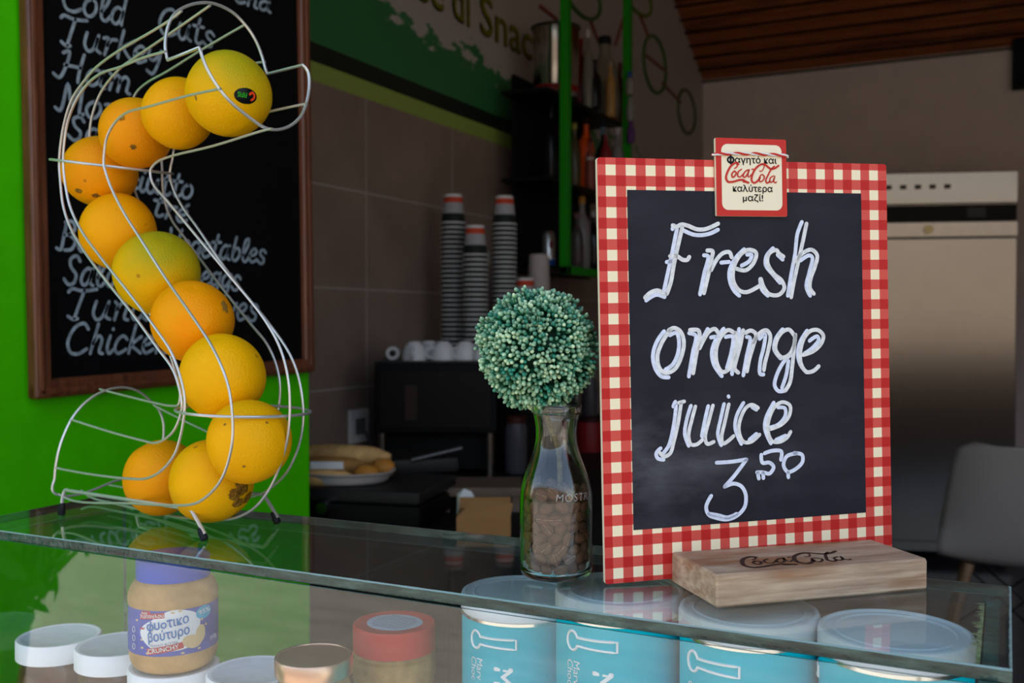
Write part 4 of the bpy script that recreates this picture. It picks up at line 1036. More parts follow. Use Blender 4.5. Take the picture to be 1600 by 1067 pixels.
spread_jar(-.7585, .678, .926, .0394, 'white lidded jar of dark spread second from the left end', 'jars of dark spread')
spread_jar(-.677, .668, .9225, .0400, 'white lidded jar under the blue topped peanut butter', 'jars of dark spread')
spread_jar(-.5925, .677, .927, .0400, 'white lidded jar beside the copper lidded jar', 'jars of dark spread')
# peanut butter jar with blue lid
pb = empty('peanut_butter_jar', (-.677, .668, .9225)); tag(pb, 'peanut butter jar with blue lid and blue crunchy label', 'jar')
R0 = .0393
b = MB(); b.lathe(smooth_prof([(0, .0006), (R0 * .72, 0), (R0 * .88, .0035), (R0 * .97, .012), (R0 * .985, .022), (R0 * .985, .058), (R0 * 1.0, .064), (R0 * .97, .071), (R0 * .86, .0785), (R0 * .79, .0805), (R0 * .79, .083)]), n=64); b.build('jar_body', M['peanut'], pb)
ribbed_lid(.0322, .0185, .0810, n=70, rib=.0001, ch=.0008).build('lid', [M['blue_lid'], M['blue_lid']], pb)
fa = facing(-.677, .668) - .12
b = MB(); RL = R0 * .994
def lab(s, t): return (RL * math.cos(fa + s / RL), RL * math.sin(fa + s / RL), t)
b.grid([[lab(s, t) for s in np.linspace(-.095, .095, 60)] for t in np.linspace(.0195, .0595, 5)]); lb = b.build('label', M['label_blue'], pb)
lb['label'] = 'blue wrap label with white blot and red strip'
def lay(k): rr = RL + .00012 * k; return lambda s, t: (rr * math.cos(fa + s / RL), rr * math.sin(fa + s / RL), t)
def blob(name, mat, c, rx, rz_, k, rot=0.0, n=36, wob=0.0, parent=lb):
    b = MB(); f = lay(k); rnd = random.Random(int(rx * 1e6)); ph = rnd.uniform(0, 6)
    vs = [f(*c)]; 
    RG = (.16, .33, .5, .67, .84, 1.0)
    for ring in RG:
        for i in range(n):
            a = 6.2832 * i / n; w = 1 + wob * math.sin(3 * a + ph) + wob * .6 * math.sin(5 * a)
            x, z = rx * ring * w * math.cos(a), rz_ * ring * w * math.sin(a)
            vs.append(f(c[0] + x * math.cos(rot) - z * math.sin(rot), c[1] + x * math.sin(rot) + z * math.cos(rot)))
    fs = [(0, 1 + i, 1 + (i + 1) % n) for i in range(n)] + [(1 + q * n + i, 1 + (q + 1) * n + i, 1 + (q + 1) * n + (i + 1) % n, 1 + q * n + (i + 1) % n) for q in range(len(RG) - 1) for i in range(n)]
    b.add(vs, fs); return b.build(name, mat, parent, smooth=False)
blob('label_blot', M['label_white'], (.003, .0410), .0272, .0178, 1, rot=.15, wob=.06)
def strip(name, mat, x0, x1, z0_, z1_, k, sl=0.0, n=14):
    b = MB(); f = lay(k); b.grid([[f(x, z + (x - x0) * sl) for x in np.linspace(x0, x1, n)] for z in (z0_, z1_)]); return b.build(name, mat, lb, smooth=False)
strip('crunchy_strip', M['label_red'], -.019, .013, .0205, .0262, 2, .16)
strip('maker_strip', M['label_red'], -.026, -.003, .0515, .0562, 2, .08)
strip('maker_strip', M['label_red'], -.0245, -.0155, .0555, .0588, 2, .05)
strip('red_dash', M['label_red'], -.0262, -.0215, .0428, .0442, 2, .0)
blob('percent_blob', M['label_cyan'], (.0325, .0535), .0085, .0058, 2, rot=.1)
for c, rx, rz_, rot in (((.0205, .0300), .0090, .0058, -.25), ((.0285, .0350), .0050, .0082, -.15)): blob('printed_nut', M['nut'], c, rx, rz_, 3 if rx > .006 else 2, rot)
rnd = random.Random(2)
for c in ((.004, .0575), (.010, .0585), (.030, .0475), (.0345, .0420), (.012, .0212), (.027, .0225), (-.0300, .0500), (-.0245, .0335), (-.024, .0265), (-.0185, .0222)): blob('printed_crumb', M['nut'], c, .0012 + .0006 * rnd.random(), .0010, 2, n=10)
b = MB(); f = lay(9)
text_on(b, 'υoτικο', f, -.0110, .0432, width=.0290, size=.0115, bold=.014, rot=.16, shear=.1)
b.tube([f(-.0010, .0512), f(.0012, .0516), f(.0034, .0519)], .00045, 5)
b.tube([f(-.0152 + .0027 * math.cos(a), .0452 + .0027 * math.sin(a)) for a in np.linspace(0, 6.2832, 18)[:-1]], .00055, 5, closed=True)
b.tube([f(-.0158, .0402), f(-.0152, .0450), f(-.0146, .0505)], .00055, 5)
text_on(b, 'βούτυρο', f, -.0170, .0322, width=.0355, size=.0115, bold=.012, rot=.16, shear=.1)
b.build('blue_lettering', M['label_text_blue'], lb, smooth=False)
b = MB(); text_on(b, 'PEANUT BUTTER', f, -.0150, .0278, width=.0235, size=.0032, rot=.12); b.build('small_lettering', C_(120, 130, 150), lb, smooth=False)
b = MB()
text_on(b, 'CRUNCHY', f, -.0170, .0222, width=.0262, size=.0056, bold=.02, rot=.15)
text_on(b, 'Χαϊτογλου', f, -.0250, .0528, width=.0215, size=.0045, bold=.02, rot=.07)
text_on(b, 'Αφοι', f, -.0235, .0566, width=.006, size=.0026, bold=.02, rot=.05)
text_on(b, '95%', f, .0265, .0520, width=.0120, size=.0058, bold=.015, rot=.12)
text_on(b, '350g', f, .0390, .0262, width=.0100, size=.0050, rot=.12)
b.build('white_lettering', M['label_white'], lb, smooth=False)
for k in range(3):
    b = MB(); b.tube([f(-.0335 + .0018 * math.cos(a), .0265 + .0075 * k + .0026 * math.sin(a)) for a in np.linspace(0, 6.2832, 20)[:-1]], .00025, 5, closed=True); b.build('label_icon', M['label_white'], lb)
# copper lidded jar, red lidded jar
cj = empty('honey_jar', (-.513, .6606, FLR)); tag(cj, 'jar with shiny copper lid', 'jar'); h = .9577 - FLR
b = MB(); b.lathe(smooth_prof([(0, .001), (.027, 0), (.0305, .005), (.0305, h - .030), (.028, h - .016), (.0275, h - .010)]), n=48); b.build('jar_body', C_(128, 112, 70, .2), cj)
b = MB(); b.lathe([(.0315, h - .0150), (.0322, h - .0143), (.0322, h - .0012), (.0312, h), (.0295, h), (.029, h - .0008), (0, h - .0008)], n=64); b.build('lid', M['copper'], cj)
rj = empty('peanut_butter_jar', (-.4974, .7576, FLR)); tag(rj, 'crunchy peanut butter jar with ribbed red lid and paper sticker', 'jar'); h = .9607 - FLR
b = MB(); b.lathe(smooth_prof([(0, .001), (.030, 0), (.035, .006), (.0362, .03), (.0362, h - .052), (.0378, h - .044), (.0372, h - .034), (.0362, h - .029), (.0372, h - .026), (.034, h - .020), (.033, h - .017)]), n=64); b.build('jar_body', M['peanut_dark'], rj)
ribbed_lid(.0373, .0235, h - .0235, n=80, rib=.0004).build('lid', [M['red_lid'], M['red_lid']], rj)
b = MB(); n = 36; v_ = [(.026 * (1 + .03 * math.sin(3 * a)) * math.cos(a), .024 * math.sin(a), h - .0003) for a in np.linspace(0, 6.2832, n + 1)[:-1]]; b.add(v_, [tuple(range(n))])
stk_ = b.build('lid_sticker', C_(176, 184, 200), rj, smooth=False)
b = MB()
for k in range(9):
    z = -.016 + .004 * k; wd = math.sqrt(max(0, .022 ** 2 - z * z)); b.box((0, z, h - .0001), (wd * 1.8, .0012, .0002))
b.build('printed_lines', C_(120, 128, 146), stk_, smooth=False)
fa2 = facing(-.4974, .7576); RL2 = .0364
def lab2(k): rr = RL2 + .00012 * k; return lambda s, t: (rr * math.cos(fa2 + s / RL2), rr * math.sin(fa2 + s / RL2), t)
b = MB(); f2 = lab2(0); b.grid([[f2(s, t) for s in np.linspace(-.075, .075, 50)] for t in np.linspace(.02, h - .0535, 4)]); l2 = b.build('label', M['label_red'], rj)
b = MB(); f2 = lab2(1); b.grid([[f2(s, t) for s in np.linspace(.018, .032, 8)] for t in (.02, h - .0535)]); b.build('label_panel', C_(170, 190, 215), l2, smooth=False)
b = MB(); f2 = lab2(2); b.tube([f2(-.012 + .011 * math.copysign(abs(math.cos(a)) ** .5, math.cos(a)), h - .072 + .0125 * math.copysign(abs(math.sin(a)) ** .5, math.sin(a))) for a in np.linspace(0, 6.2832, 50)[:-1]], .0005, 5, closed=True); b.build('label_outline', M['label_white'], l2)

# teal tins
tin0 = None
def tin(x, y, ztop, tw, label, left):
    r = .0508; t = empty('chocolate_tin', (x, y, FLR)); tag(t, label, 'tin', 'teal tins in the display case'); h = ztop - FLR; lh = .0145
    b = MB(); b.lathe([(0, 0), (r * .97, 0), (r * .985, .003), (r * .985, h - lh - .003)], n=80); b.build('tin_body', M['teal'], t)
    b = MB(); b.lathe([(r * .985, h - lh - .0035), (r, h - lh - .003), (r, h - lh - .0005), (r * .985, h - lh)], n=80, cap=False); b.build('tin_rim', M['tin_rim'], t)
    b = MB(); b.lathe([(r * .99, h - lh), (r * 1.004, h - lh + .001), (r * 1.004, h - .0035), (r * .985, h - .0008), (r * .955, h), (r * .93, h), (r * .915, h - .0018), (r * .80, h - .0018), (r * .78, h - .0008), (r * .76, h - .0018), (0, h - .0018)], n=80); b.build('lid', M['tin_lid'], t)
    a0 = facing(x, y) + tw; RL = r * .985
    def f(s, t_): return ((RL + .0003) * math.cos(a0 + s / RL), (RL + .0003) * math.sin(a0 + s / RL), t_)
    # spoon drawn in white outline, lying on its side, then the name reading downwards
    zc = h - .0320; b = MB()
    pts = [(-.0185 + .0056 * math.cos(a), zc + .0072 * math.sin(a)) for a in np.linspace(.45, 6.2832 - .45, 26)]
    pts += [(x, zc - .0031 - .0008 * k / 9) for k, x in enumerate(np.linspace(-.0130, .0190, 10))] + [(x, zc + .0039 - .0008 * k / 9) for k, x in enumerate(np.linspace(.0190, -.0130, 10))]
    b.tube([f(*p) for p in pts], .0011, 5, closed=True); b.build('spoon_print', M['label_white'], t)
    b = MB()
    def dn(s0, z0): return lambda u, v: f(s0 + v, z0 - u)
    text_on(b, 'Marv', dn(-.0175, zc - .0155), 0, 0, size=.0092, bold=-.005)
    text_on(b, 'Choc', dn(-.0245, zc - .0155), 0, 0, size=.0092, bold=-.005)
    text_on(b, 'M', dn(.0005, zc - .0200), 0, 0, size=.0225, bold=.03)
    b.build('tin_lettering', M['label_white'], t, smooth=False)
tin(-.3763, .770, 1.002, -.44, 'leftmost teal tin, set lower than the rest', 0)
tin(-.274, .7406, 1.0235, -.41, 'teal tin below the left bottom corner of the sign', 1)
tin(-.1695, .7311, 1.0235, -.50, 'teal tin directly under the wooden block', 2)
tin(-.0675, .7241, 1.0235, -1.75, 'rightmost teal tin by the end pane of the case', 3)

# ------------------------------------------------------------------ back bar along the tiled wall
CT = .775
ctr = empty('back_counter', (-1.38, 3.2, 0)); tag(ctr, 'dark work counter along the tiled wall', 'counter')
b = MB(); b.box((0, 0, CT - .02), (.86, 2.96, .04), bev=.003); b.build('worktop', C_(22, 19, 18, .5), ctr)
b = MB(); b.box((-.03, 0, .367), (.78, 2.9, .735)); b.build('cabinet', C_(30, 27, 26, .6), ctr, smooth=False)
for k in range(4):
    b = MB(); b.box((.368, -1.09 + .725 * k, .39), (.018, .70, .64), bev=.003); d = b.build('door', C_(36, 32, 30, .5), ctr)
    b = MB(); b.box((.384, -1.09 + .725 * k + .28, .6), (.012, .012, .14), bev=.003); b.build('handle', M['chrome'], d)

# wall socket
sc_ = c2w(557.5, 1.0); a_, c_ = onx(543, 640, XW), onx(572, 690, XW)
sk = empty('wall_socket', (XW, (a_[1] + c_[1]) / 2, (a_[2] + c_[2]) / 2)); tag(sk, 'white wall socket plate on the grey tiles', 'socket')
b = MB(); b.box((.006, 0, 0), (.012, .098, .105), bev=.003); b.build('plate', C_(215, 205, 196), sk)
b = MB(); b.box((.0135, 0, .0), (.004, .05, .05), bev=.0015); b.build('outlet', C_(112, 105, 100), sk)
b = MB(); b.tube(catmull([(.02, .02, -.02), (.03, .03, -.06), (.012, .035, -.10), (.010, .034, -.125)], 5), .005, 8); b.build('cord', C_(105, 100, 98), sk)

# espresso machine seen from behind
ep = c2w(680, 2.9); em = empty('espresso_machine', (ep[0], ep[1], CT), PSI); tag(em, 'black espresso machine with white cups on top', 'coffee machine')
hw = .178; zt_ = 1.108 - CT
b = MB(); b.box((0, .15, (zt_ + .13) / 2), (hw * 2, .30, zt_ - .13), bev=.006); b.build('housing', M['black_plastic'], em)
b = MB(); b.box((0, -.003, (zt_ + .13) / 2 - .002), (hw * 2 - .03, .008, zt_ - .165), bev=.002); b.build('rear_panel', M['black_panel'], em)
b = MB(); b.box((-.07, -.0075, .22), (.035, .003, .10), bev=.001); b.build('panel_sticker', C_(52, 36, 28, .5), em)
b = MB(); b.box((0, .17, .075), (hw * 2 - .05, .22, .12), bev=.006); b.build('base', M['black_plastic'], em)
for x in (-hw + .02, hw - .02):
    for y in (.015, .285):
        b = MB(); b.tube([(x, y, .0), (x, y, .132)], .009, 12); b.build('leg', C_(120, 108, 98, .3, .8), em)
b = MB(); b.box((0, .15, zt_ + .004), (hw * 2, .30, .008), bev=.003); b.build('cup_tray', M['dark_metal'], em)
TOPZ = 1.108 + .008
# espresso cups upside down on the machine
cup0 = empty('espresso_cup', (0, 0, 0))
b = MB(); b.lathe(smooth_prof([(.037, 0), (.038, .002), (.0375, .012), (.034, .030), (.027, .045), (.020, .051), (.019, .055), (.0165, .0555), (.016, .052), (0, .0515)]), n=36); b.build('cup_bowl', M['porcelain'], cup0)
b = MB(); b.tube(catmull([(.035, 0, .010), (.048, 0, .010), (.056, 0, .020), (.053, 0, .033), (.042, 0, .036), (.031, 0, .035)], 5), .0042, 8); b.build('handle', M['porcelain'], cup0)
CUPS = [(648, 2.965, -1.15, 'white espresso cup upside down on the machine, handle towards the viewer'), (692, 2.97, -2.2, 'white espresso cup upside down, middle of the machine top'), (727, 2.98, -1.9, 'white espresso cup upside down beside the middle one'),
        (757, 2.96, -.6, 'white espresso cup at the right end of the machine top'), (670, 3.07, .6, 'white espresso cup in the back row of the machine top')]
for i, (px, Z, rz, lab_) in enumerate(CUPS):
    o = cup0 if i == 0 else copy_tree(cup0); p = c2w(px, Z); o.location = (p[0], p[1], TOPZ); o.rotation_euler = (0, 0, rz); tag(o, lab_, 'cup', 'espresso cups on the machine')
p = c2w(613, 2.965)
o = empty('espresso_cup', (p[0], p[1], TOPZ + .0205), PSI); tag(o, 'small cup lying on its side at the left end of the coffee machine', 'cup', 'espresso cups on the machine')
b = MB(); b.tube([(0, .002, 0), (0, .006, 0)], [.0195, .0195], 28); b.tube([(0.0155 * math.cos(a), 0, .0155 * math.sin(a)) for a in np.linspace(0, 6.2832, 28)[:-1]], .0048, 8, closed=True); b.tube([(0, .006, 0), (0, .02, 0), (0, .04, 0)], [.014, .0185, .0203], 28)
b.build('cup_bowl', M['porcelain'], o); b = MB(); b.ell((0, -.0005, 0), (.0095, .003, .0095), 20, 10); b.build('foot_recess', C_(40, 36, 34), o)

# black cabinet behind the machine with stacks of paper cups
cab = empty('storage_cabinet', (-1.60, 3.10, CT)); tag(cab, 'low black cabinet behind the coffee machine carrying paper cups', 'cabinet')
b = MB(); b.box((0, 0, (1.105 - CT) / 2), (.40, .52, 1.105 - CT), bev=.004); b.build('body', M['black_plastic'], cab)
b = MB(); b.box((.203, 0, .16), (.012, .48, .28), bev=.003); d = b.build('door', M['black_panel'], cab); b = MB(); b.box((.214, .2, .2), (.01, .012, .09), bev=.003); b.build('handle', M['chrome'], d)
pc0 = empty('paper_cup', (0, 0, 0))
ch, rt, rb2 = .098, .041, .030
def cr_(z): return rt + (rb2 - rt) * z / ch
b = MB(); b.lathe([(rt + .001, 0), (rt + .0022, .0015), (rt + .0022, .0040), (rt + .0005, .0055)], n=28, cap=False); b.build('rim', M['cup_white'], pc0)
b = MB(); b.lathe([(cr_(.005), .005), (cr_(.034), .034)], n=28, cap=False); b.build('black_band', M['cup_black'], pc0)
b = MB(); b.lathe([(cr_(.034), .034), (cr_(.070), .070)], n=28, cap=False); b.build('grey_band', M['cup_grey'], pc0)
b = MB(); b.lathe([(cr_(.070), .070), (cr_(.089), .089)], n=28, cap=False); b.build('red_band', M['cup_red'], pc0)
b = MB(); b.lathe([(cr_(.089), .089), (rb2, ch), (rb2 - .002, ch), (rb2 - .003, ch - .006), (0, ch - .006)], n=28, cap=False); b.build('base', M['cup_white'], pc0)
first = [True]
def cup_stack(px, Z, ytop, name):
    p = c2w(px, Z); zt = H - (ytop - 500) * Z / FPX; step = .0162; n = int(round((zt - ch - 1.105) / step)) + 1
    for k in range(n):
        o = pc0 if first[0] else copy_tree(pc0); first[0] = False
        o.location = (p[0], p[1], 1.1055 + step * (n - 1 - k)); o.rotation_euler = (0, 0, k * .7)
        tag(o, '%s paper cup of the %s upside down stack' % (ORD[k + 1], name), 'paper cup', 'upside down paper cups, %s stack' % name)
cup_stack(708.5, 3.36, 306, 'left tall'); cup_stack(742.5, 3.26, 350, 'short front'); cup_stack(788, 3.40, 307, 'right tall'); cup_stack(820, 3.46, 434, 'low right, red topped')
p = c2w(754, 3.60); o = empty('syrup_bottle', (p[0], p[1], 1.105)); tag(o, 'white capped bottle behind the paper cup stacks', 'bottle')
b = MB(); b.lathe(smooth_prof([(.033, 0), (.035, .01), (.035, .25), (.026, .31), (.022, .33)]), n=28); b.build('bottle_body', C_(120, 108, 108), o)
b = MB(); b.lathe([(.027, .33), (.028, .335), (.028, .375), (.026, .38)], n=28); b.build('cap', C_(168, 160, 154), o)
p = c2w(842, 3.62); o = empty('sugar_canister', (p[0], p[1], 1.1055)); tag(o, 'white canister printed with red and blue behind the berry ball', 'canister')
hh = H + 103 * 3.62 / FPX - 1.1055
b = MB(); b.lathe(smooth_prof([(.034, 0), (.037, .01), (.037, hh - .02), (.034, hh - .004), (.030, hh)]), n=28); b.build('canister_body', C_(170, 156, 148), o)
b = MB(); b.lathe([(.0375, hh - .145), (.0375, hh - .085)], n=28, cap=False); b.build('red_print', C_(150, 44, 46), o)
b = MB(); b.lathe([(.0376, hh - .175), (.0376, hh - .155)], n=28, cap=False); b.build('blue_print', C_(70, 66, 140), o)

# contact grill with bread tray on top
gp = c2w(560, 2.35); gr = empty('contact_grill', (gp[0], gp[1], CT), PSI - .25); tag(gr, 'black contact grill under the bread tray', 'grill')
b = MB(); b.box((0, 0, .028), (.40, .27, .045), bev=.006); b.build('lower_plate', M['black_plastic'], gr)
b = MB(); b.box((0, 0, .068), (.40, .27, .030), bev=.008); b.build('upper_plate', M['dark_metal'], gr)
b = MB(); b.tube([(-.02, -.135, .045), (-.02, -.165, .045)], .013, 14); b.build('latch', M['chrome'], gr)
for x in (-.17, .17):
    for y in (-.11, .11):
        b = MB(); b.tube([(x, y, 0), (x, y, .008)], .012, 12); b.build('foot', M['rubber'], gr)
tz = CT + .0835; tp = c2w(528, 2.33); tray = empty('bread_tray', (tp[0], tp[1], tz), PSI - .25); tag(tray, 'white oval tray heaped with baguettes and buns', 'tray')
b = MB(); b.lathe(smooth_prof([(0, .002), (.11, .0), (.128, .004), (.142, .022), (.150, .026), (.151, .029), (.146, .028), (.136, .022), (.122, .008), (0, .006)]), n=48, sx=.92, sy=.66, cap=False); b.build('tray_dish', C_(170, 162, 158), tray)
def loaf(name, label, mat, px, y, Z, ln, r, rz, grp, slices=True):
    p = c2w(px, Z, y=y); o = empty(name, tuple(p), rz); tag(o, label, 'bread', grp); b = MB(); n = 16
    P_ = [(-ln / 2 + ln * i / n, .006 * math.sin(i * .5), .004 * math.sin(math.pi * i / n)) for i in range(n + 1)]; R_ = [r * max(.12, (1 - abs(2 * i / n - 1) ** 3.2)) ** .6 for i in range(n + 1)]
    b.tube(P_, R_, 16); b.build('crust', mat, o, ang=0)
    if slices:
        b = MB()
        for k in range(3): b.ell((-ln * .28 + ln * .28 * k, 0, r * .86), (r * .75, r * .22, r * .12), 12, 8, M=Matrix.Rotation(.5, 3, 'Z'))
        b.build('crust_score', C_(150, 108, 60), o)
loaf('baguette', 'pale baguette on top of the bread heap', M['bread'], 530, 713, 2.40, .25, .026, PSI - .12, 'breads on the tray')
loaf('baguette', 'darker baguette under the pale top one', M['bread_dark'], 505, 731, 2.36, .22, .025, PSI - .1, 'breads on the tray')
loaf('baguette', 'baguette lying along the front rim of the tray', M['bread'], 492, 748, 2.27, .18, .021, PSI - .05, 'breads on the tray')
loaf('bread_bun', 'glossy bun by the right rim, nearer the front', M['bun'], 572, 744, 2.30, .058, .024, PSI, 'breads on the tray', False)
loaf('bread_bun', 'glossy bun at the far right tip of the tray', M['bun'], 598, 733, 2.36, .052, .022, PSI, 'breads on the tray', False)
p = c2w(510, 2.255, y=727); o = empty('price_card', tuple(p), PSI); tag(o, 'white card lying between the baguettes', 'card'); b = MB(); b.box((0, 0, 0), (.075, .006, .017), bev=.001); b.build('card', M['paper'], o)

# second grill, wooden stand and cartons nearer the street
gp = c2w(645, 2.66); g2 = empty('sandwich_press', (gp[0], gp[1], CT), PSI + .35); tag(g2, 'black sandwich press with chrome latch right of the bread', 'sandwich press')
b = MB(); b.box((0, 0, .03), (.20, .2, .05), bev=.006); b.build('lower_plate', M['black_plastic'], g2)
b = MB(); b.box((0, 0, .082), (.20, .2, .042), bev=.01); b.build('upper_plate', M['dark_metal'], g2)
b = MB(); b.tube([(-.085, -.1, .085), (-.085, -.125, .088), (-.075, -.13, .089)], .011, 14); b.build('latch', M['chrome'], g2)
b = MB(); b.tube([(-.03, -.10, .1), (.10, -.12, .128)], .007, 10); b.build('lever', C_(90, 86, 84, .3, .8), g2)
wp = c2w(752, 2.42); ws = empty('wooden_stand', (wp[0], wp[1], CT), PSI); tag(ws, 'low brown wooden stand below the coffee machine', 'stand')
b = MB(); b.box((0, .04, .048), (.20, .17, .022), bev=.003); b.build('top_board', M['brown_wood'], ws)
for x in (-.085, .085):
    for y in (-.03, .11):
        b = MB(); b.box((x, y, .019), (.02, .02, .038)); b.build('leg', M['brown_wood'], ws, smooth=False)
mp = c2w(727, 2.2); mc = empty('milk_carton', (mp[0], mp[1], CT), PSI + .2); tag(mc, 'small white carton with torn top on the counter', 'carton')
b = MB(); b.box((0, 0, .036), (.034, .034, .072), bev=.001); b.build('carton_body', M['paper'], mc)
b = MB(); b.add([(-.017, -.017, .072), (.017, -.017, .072), (.017, .017, .072), (-.017, .017, .072), (-.004, -.004, .088), (.012, -.008, .082)], [(0, 1, 5, 4), (1, 2, 5), (2, 3, 4, 5), (3, 0, 4)]); b.build('torn_top', M['paper'], mc, smooth=False)
bp = c2w(776, 2.0); bx = empty('cardboard_box', (bp[0] - .03, bp[1], CT), PSI); tag(bx, 'open brown cardboard box behind the carafe', 'box')
b = MB(); b.box((0, .05, .03), (.11, .10, .06)); b.build('box_body', M['carton'], bx, smooth=False)
b = MB(); b.add([(-.055, 0, .06), (.055, 0, .06), (.06, .02, .085), (-.02, .03, .092)], [(0, 1, 2, 3)]); b.add([(-.055, .1, .06), (.055, .1, .06), (.055, .12, .08), (-.055, .12, .08)], [(0, 1, 2, 3)]); b.build('flap', M['carton'], bx, smooth=False)
# things on the counter seen between carafe and sign
def small(name, label, cat, px, Z, z, prof, col, cap=None):
    p = c2w(px, Z); o = empty(name, (p[0], p[1], z)); tag(o, label, cat); b = MB(); b.lathe(prof, n=24); b.build('container', col, o)
    if cap: b = MB(); b.lathe(cap[0], n=24); b.build('cap', cap[1], o)
small('tea_tin', 'dim red tin on the counter between carafe and sign', 'tin', 922, 3.5, CT, [(.05, 0), (.05, .10), (.048, .104)], C_(110, 16, 18), ([(.046, .104), (.046, .118), (.044, .12)], C_(40, 10, 10)))
small('glass_jar', 'dim pale jar on the counter right of the berry ball', 'jar', 921, 3.75, CT, [(.03, 0), (.032, .01), (.032, .20), (.026, .24)], C_(62, 56, 58, .25), ([(.028, .24), (.028, .27), (.026, .272)], C_(100, 92, 88)))
small('glass_jar', 'dim grey jar beside the neck of the carafe', 'jar', 806, 3.0, CT, [(.03, 0), (.034, .01), (.034, .13), (.03, .15)], C_(66, 62, 66, .3), ([(.03, .15), (.03, .17), (.028, .172)], C_(60, 24, 16)))

# ------------------------------------------------------------------ green bottle rack
rk = empty('bottle_rack', (-1.60, 3.80, 1.41)); tag(rk, 'tall green framed rack crowded with bottles hanging by the mural wall', 'rack')
def rkl(x, y, z): return (x + 1.60, y - 3.80, z - 1.41)
YA, YE = 3.46, 4.14; XF, XK = -1.50, -1.70
b = MB(); b.box(rkl(XF, YA, 2.62), (.034, .034, 2.42), bev=.002); b.build('post', M['rack_green'], rk)
b = MB(); b.box(rkl(XF, YE, 2.62), (.034, .034, 2.42), bev=.002); b.build('post', M['rack_green'], rk)
b = MB(); b.box(rkl(XF, (YA + YE) / 2, 1.425), (.034, YE - YA + .034, .03), bev=.002); b.build('bottom_rail', M['rack_green'], rk)
b = MB(); b.box(rkl(XK - .012, (YA + YE) / 2 + .03, 1.80), (.012, YE - YA + .10, .76), bev=.002); b.build('dark_backing', C_(10, 9, 9, .6), rk)  # black sheet added for the darkness behind the bottles
SHZ = (1.435, 1.765, 2.095)
for z in SHZ:
    b = MB(); b.box(rkl((XF + XK) / 2 - .03, (YA + YE) / 2 - .03, z), (XF - XK - .005, YE - YA + .12, .014), bev=.002); b.build('shelf', C_(16, 15, 15, .4), rk)
def bottle(px, X, z, h, r, col, capc, label, lcol=None, lz=(.2, .6), neck=.36, lcol2=None):
    k = (px - 800) / FPX; Z = X / (math.cos(PSI) * k - math.sin(PSI)); y = math.sin(PSI) * k * Z + math.cos(PSI) * Z
    o = empty('bottle', (X, y, z + .007)); tag(o, label, 'bottle', 'bottles on the green rack')
    b = MB(); b.lathe(smooth_prof([(r * .85, 0), (r, .008), (r, h * .58), (r * .8, h * .68), (r * neck, h * .78), (r * neck, h * .92)]), n=24); b.build('bottle_glass', col, o)
    b = MB(); b.lathe([(r * neck * 1.15, h * .9), (r * neck * 1.15, h * .99), (r * neck, h)], n=20); b.build('cap', capc, o)
    if lcol: b = MB(); b.lathe([(r * 1.01, h * lz[0]), (r * 1.01, h * lz[1])], n=24, cap=False); b.build('label', lcol, o)
    if lcol2: b = MB(); b.lathe([(r * 1.012, h * lz[0] - .02), (r * 1.012, h * lz[0])], n=24, cap=False); b.build('label_foot', lcol2, o)
S0, S1, S2_ = SHZ
bottle(861, -1.60, S1, .30, .036, C_(14, 12, 12, .2), C_(20, 16, 16), 'dark bottle with white label and red foot outside the left green post', C_(170, 160, 150), (.13, .42), lcol2=C_(150, 30, 32))
bottle(897, -1.60, S1, .27, .026, C_(70, 62, 40, .2), C_(140, 130, 60), 'slim bottle with yellow cap just right of the left green post', C_(96, 84, 60), (.25, .5))
bottle(915, -1.57, S1, .30, .034, C_(196, 70, 16, .3), C_(30, 16, 12), 'orange bottle on the middle shelf of the green rack', C_(30, 18, 16), (.2, .3))
bottle(922, -1.535, S1, .21, .020, C_(120, 60, 50, .3), C_(70, 20, 20), 'small bottle with tall white label in front of the orange one', C_(170, 160, 156), (.2, .6), lcol2=C_(140, 50, 60))
bottle(942, -1.60, S1, .31, .034, C_(20, 24, 20, .2), C_(120, 140, 170), 'dark bottle with pale blue cap on the middle shelf', C_(40, 42, 40), (.2, .5))
bottle(946, -1.54, S1, .28, .026, C_(120, 34, 34, .3), C_(90, 86, 84), 'red bottle near the right green post, middle shelf', C_(150, 60, 56), (.3, .55))
bottle(964, -1.53, S1, .30, .030, C_(110, 106, 104, .25), C_(160, 150, 156), 'clear bottle with white cap by the right green post', C_(96, 92, 88), (.2, .55))
bottle(901, -1.54, S0, .22, .026, C_(70, 60, 58, .2), C_(110, 70, 70), 'squat bottle at the lower left corner of the rack', C_(140, 120, 116), (.15, .5), lcol2=C_(120, 40, 40))
bottle(909, -1.60, S0, .31, .036, C_(120, 112, 110, .12), C_(176, 120, 50), 'clear bottle with amber neck on the lowest shelf', C_(22, 20, 22), (.1, .35))
bottle(927, -1.56, S0, .25, .030, C_(16, 14, 15, .15), C_(150, 140, 140), 'black bottle with silver cap on the lowest shelf', C_(24, 22, 24), (.1, .4))
bottle(940, -1.60, S0, .30, .032, C_(100, 80, 56, .15), C_(90, 30, 26), 'brown bottle next to the sign edge on the lowest shelf', C_(120, 110, 90), (.2, .5))
bottle(893, -1.54, S2_, .26, .022, C_(18, 18, 20, .2), C_(14, 14, 14), 'thin black bottle against the left green post, top shelf', C_(130, 124, 118), (.1, .4))
bottle(906, -1.60, S2_, .30, .030, C_(100, 22, 20, .2), C_(120, 24, 22), 'red bottle beside the steel pail', C_(60, 20, 18), (.1, .4))
bottle(918, -1.55, S2_, .32, .022, C_(104, 100, 90, .2), C_(178, 172, 170), 'slim bottle with tall white cap on the top shelf', C_(120, 112, 106), (.15, .3))
bottle(944, -1.60, S2_, .38, .060, C_(112, 106, 92, .15), C_(12, 14, 22), 'large clear bottle with black stopper on the top shelf', C_(96, 14, 20), (.02, .3), neck=.42)
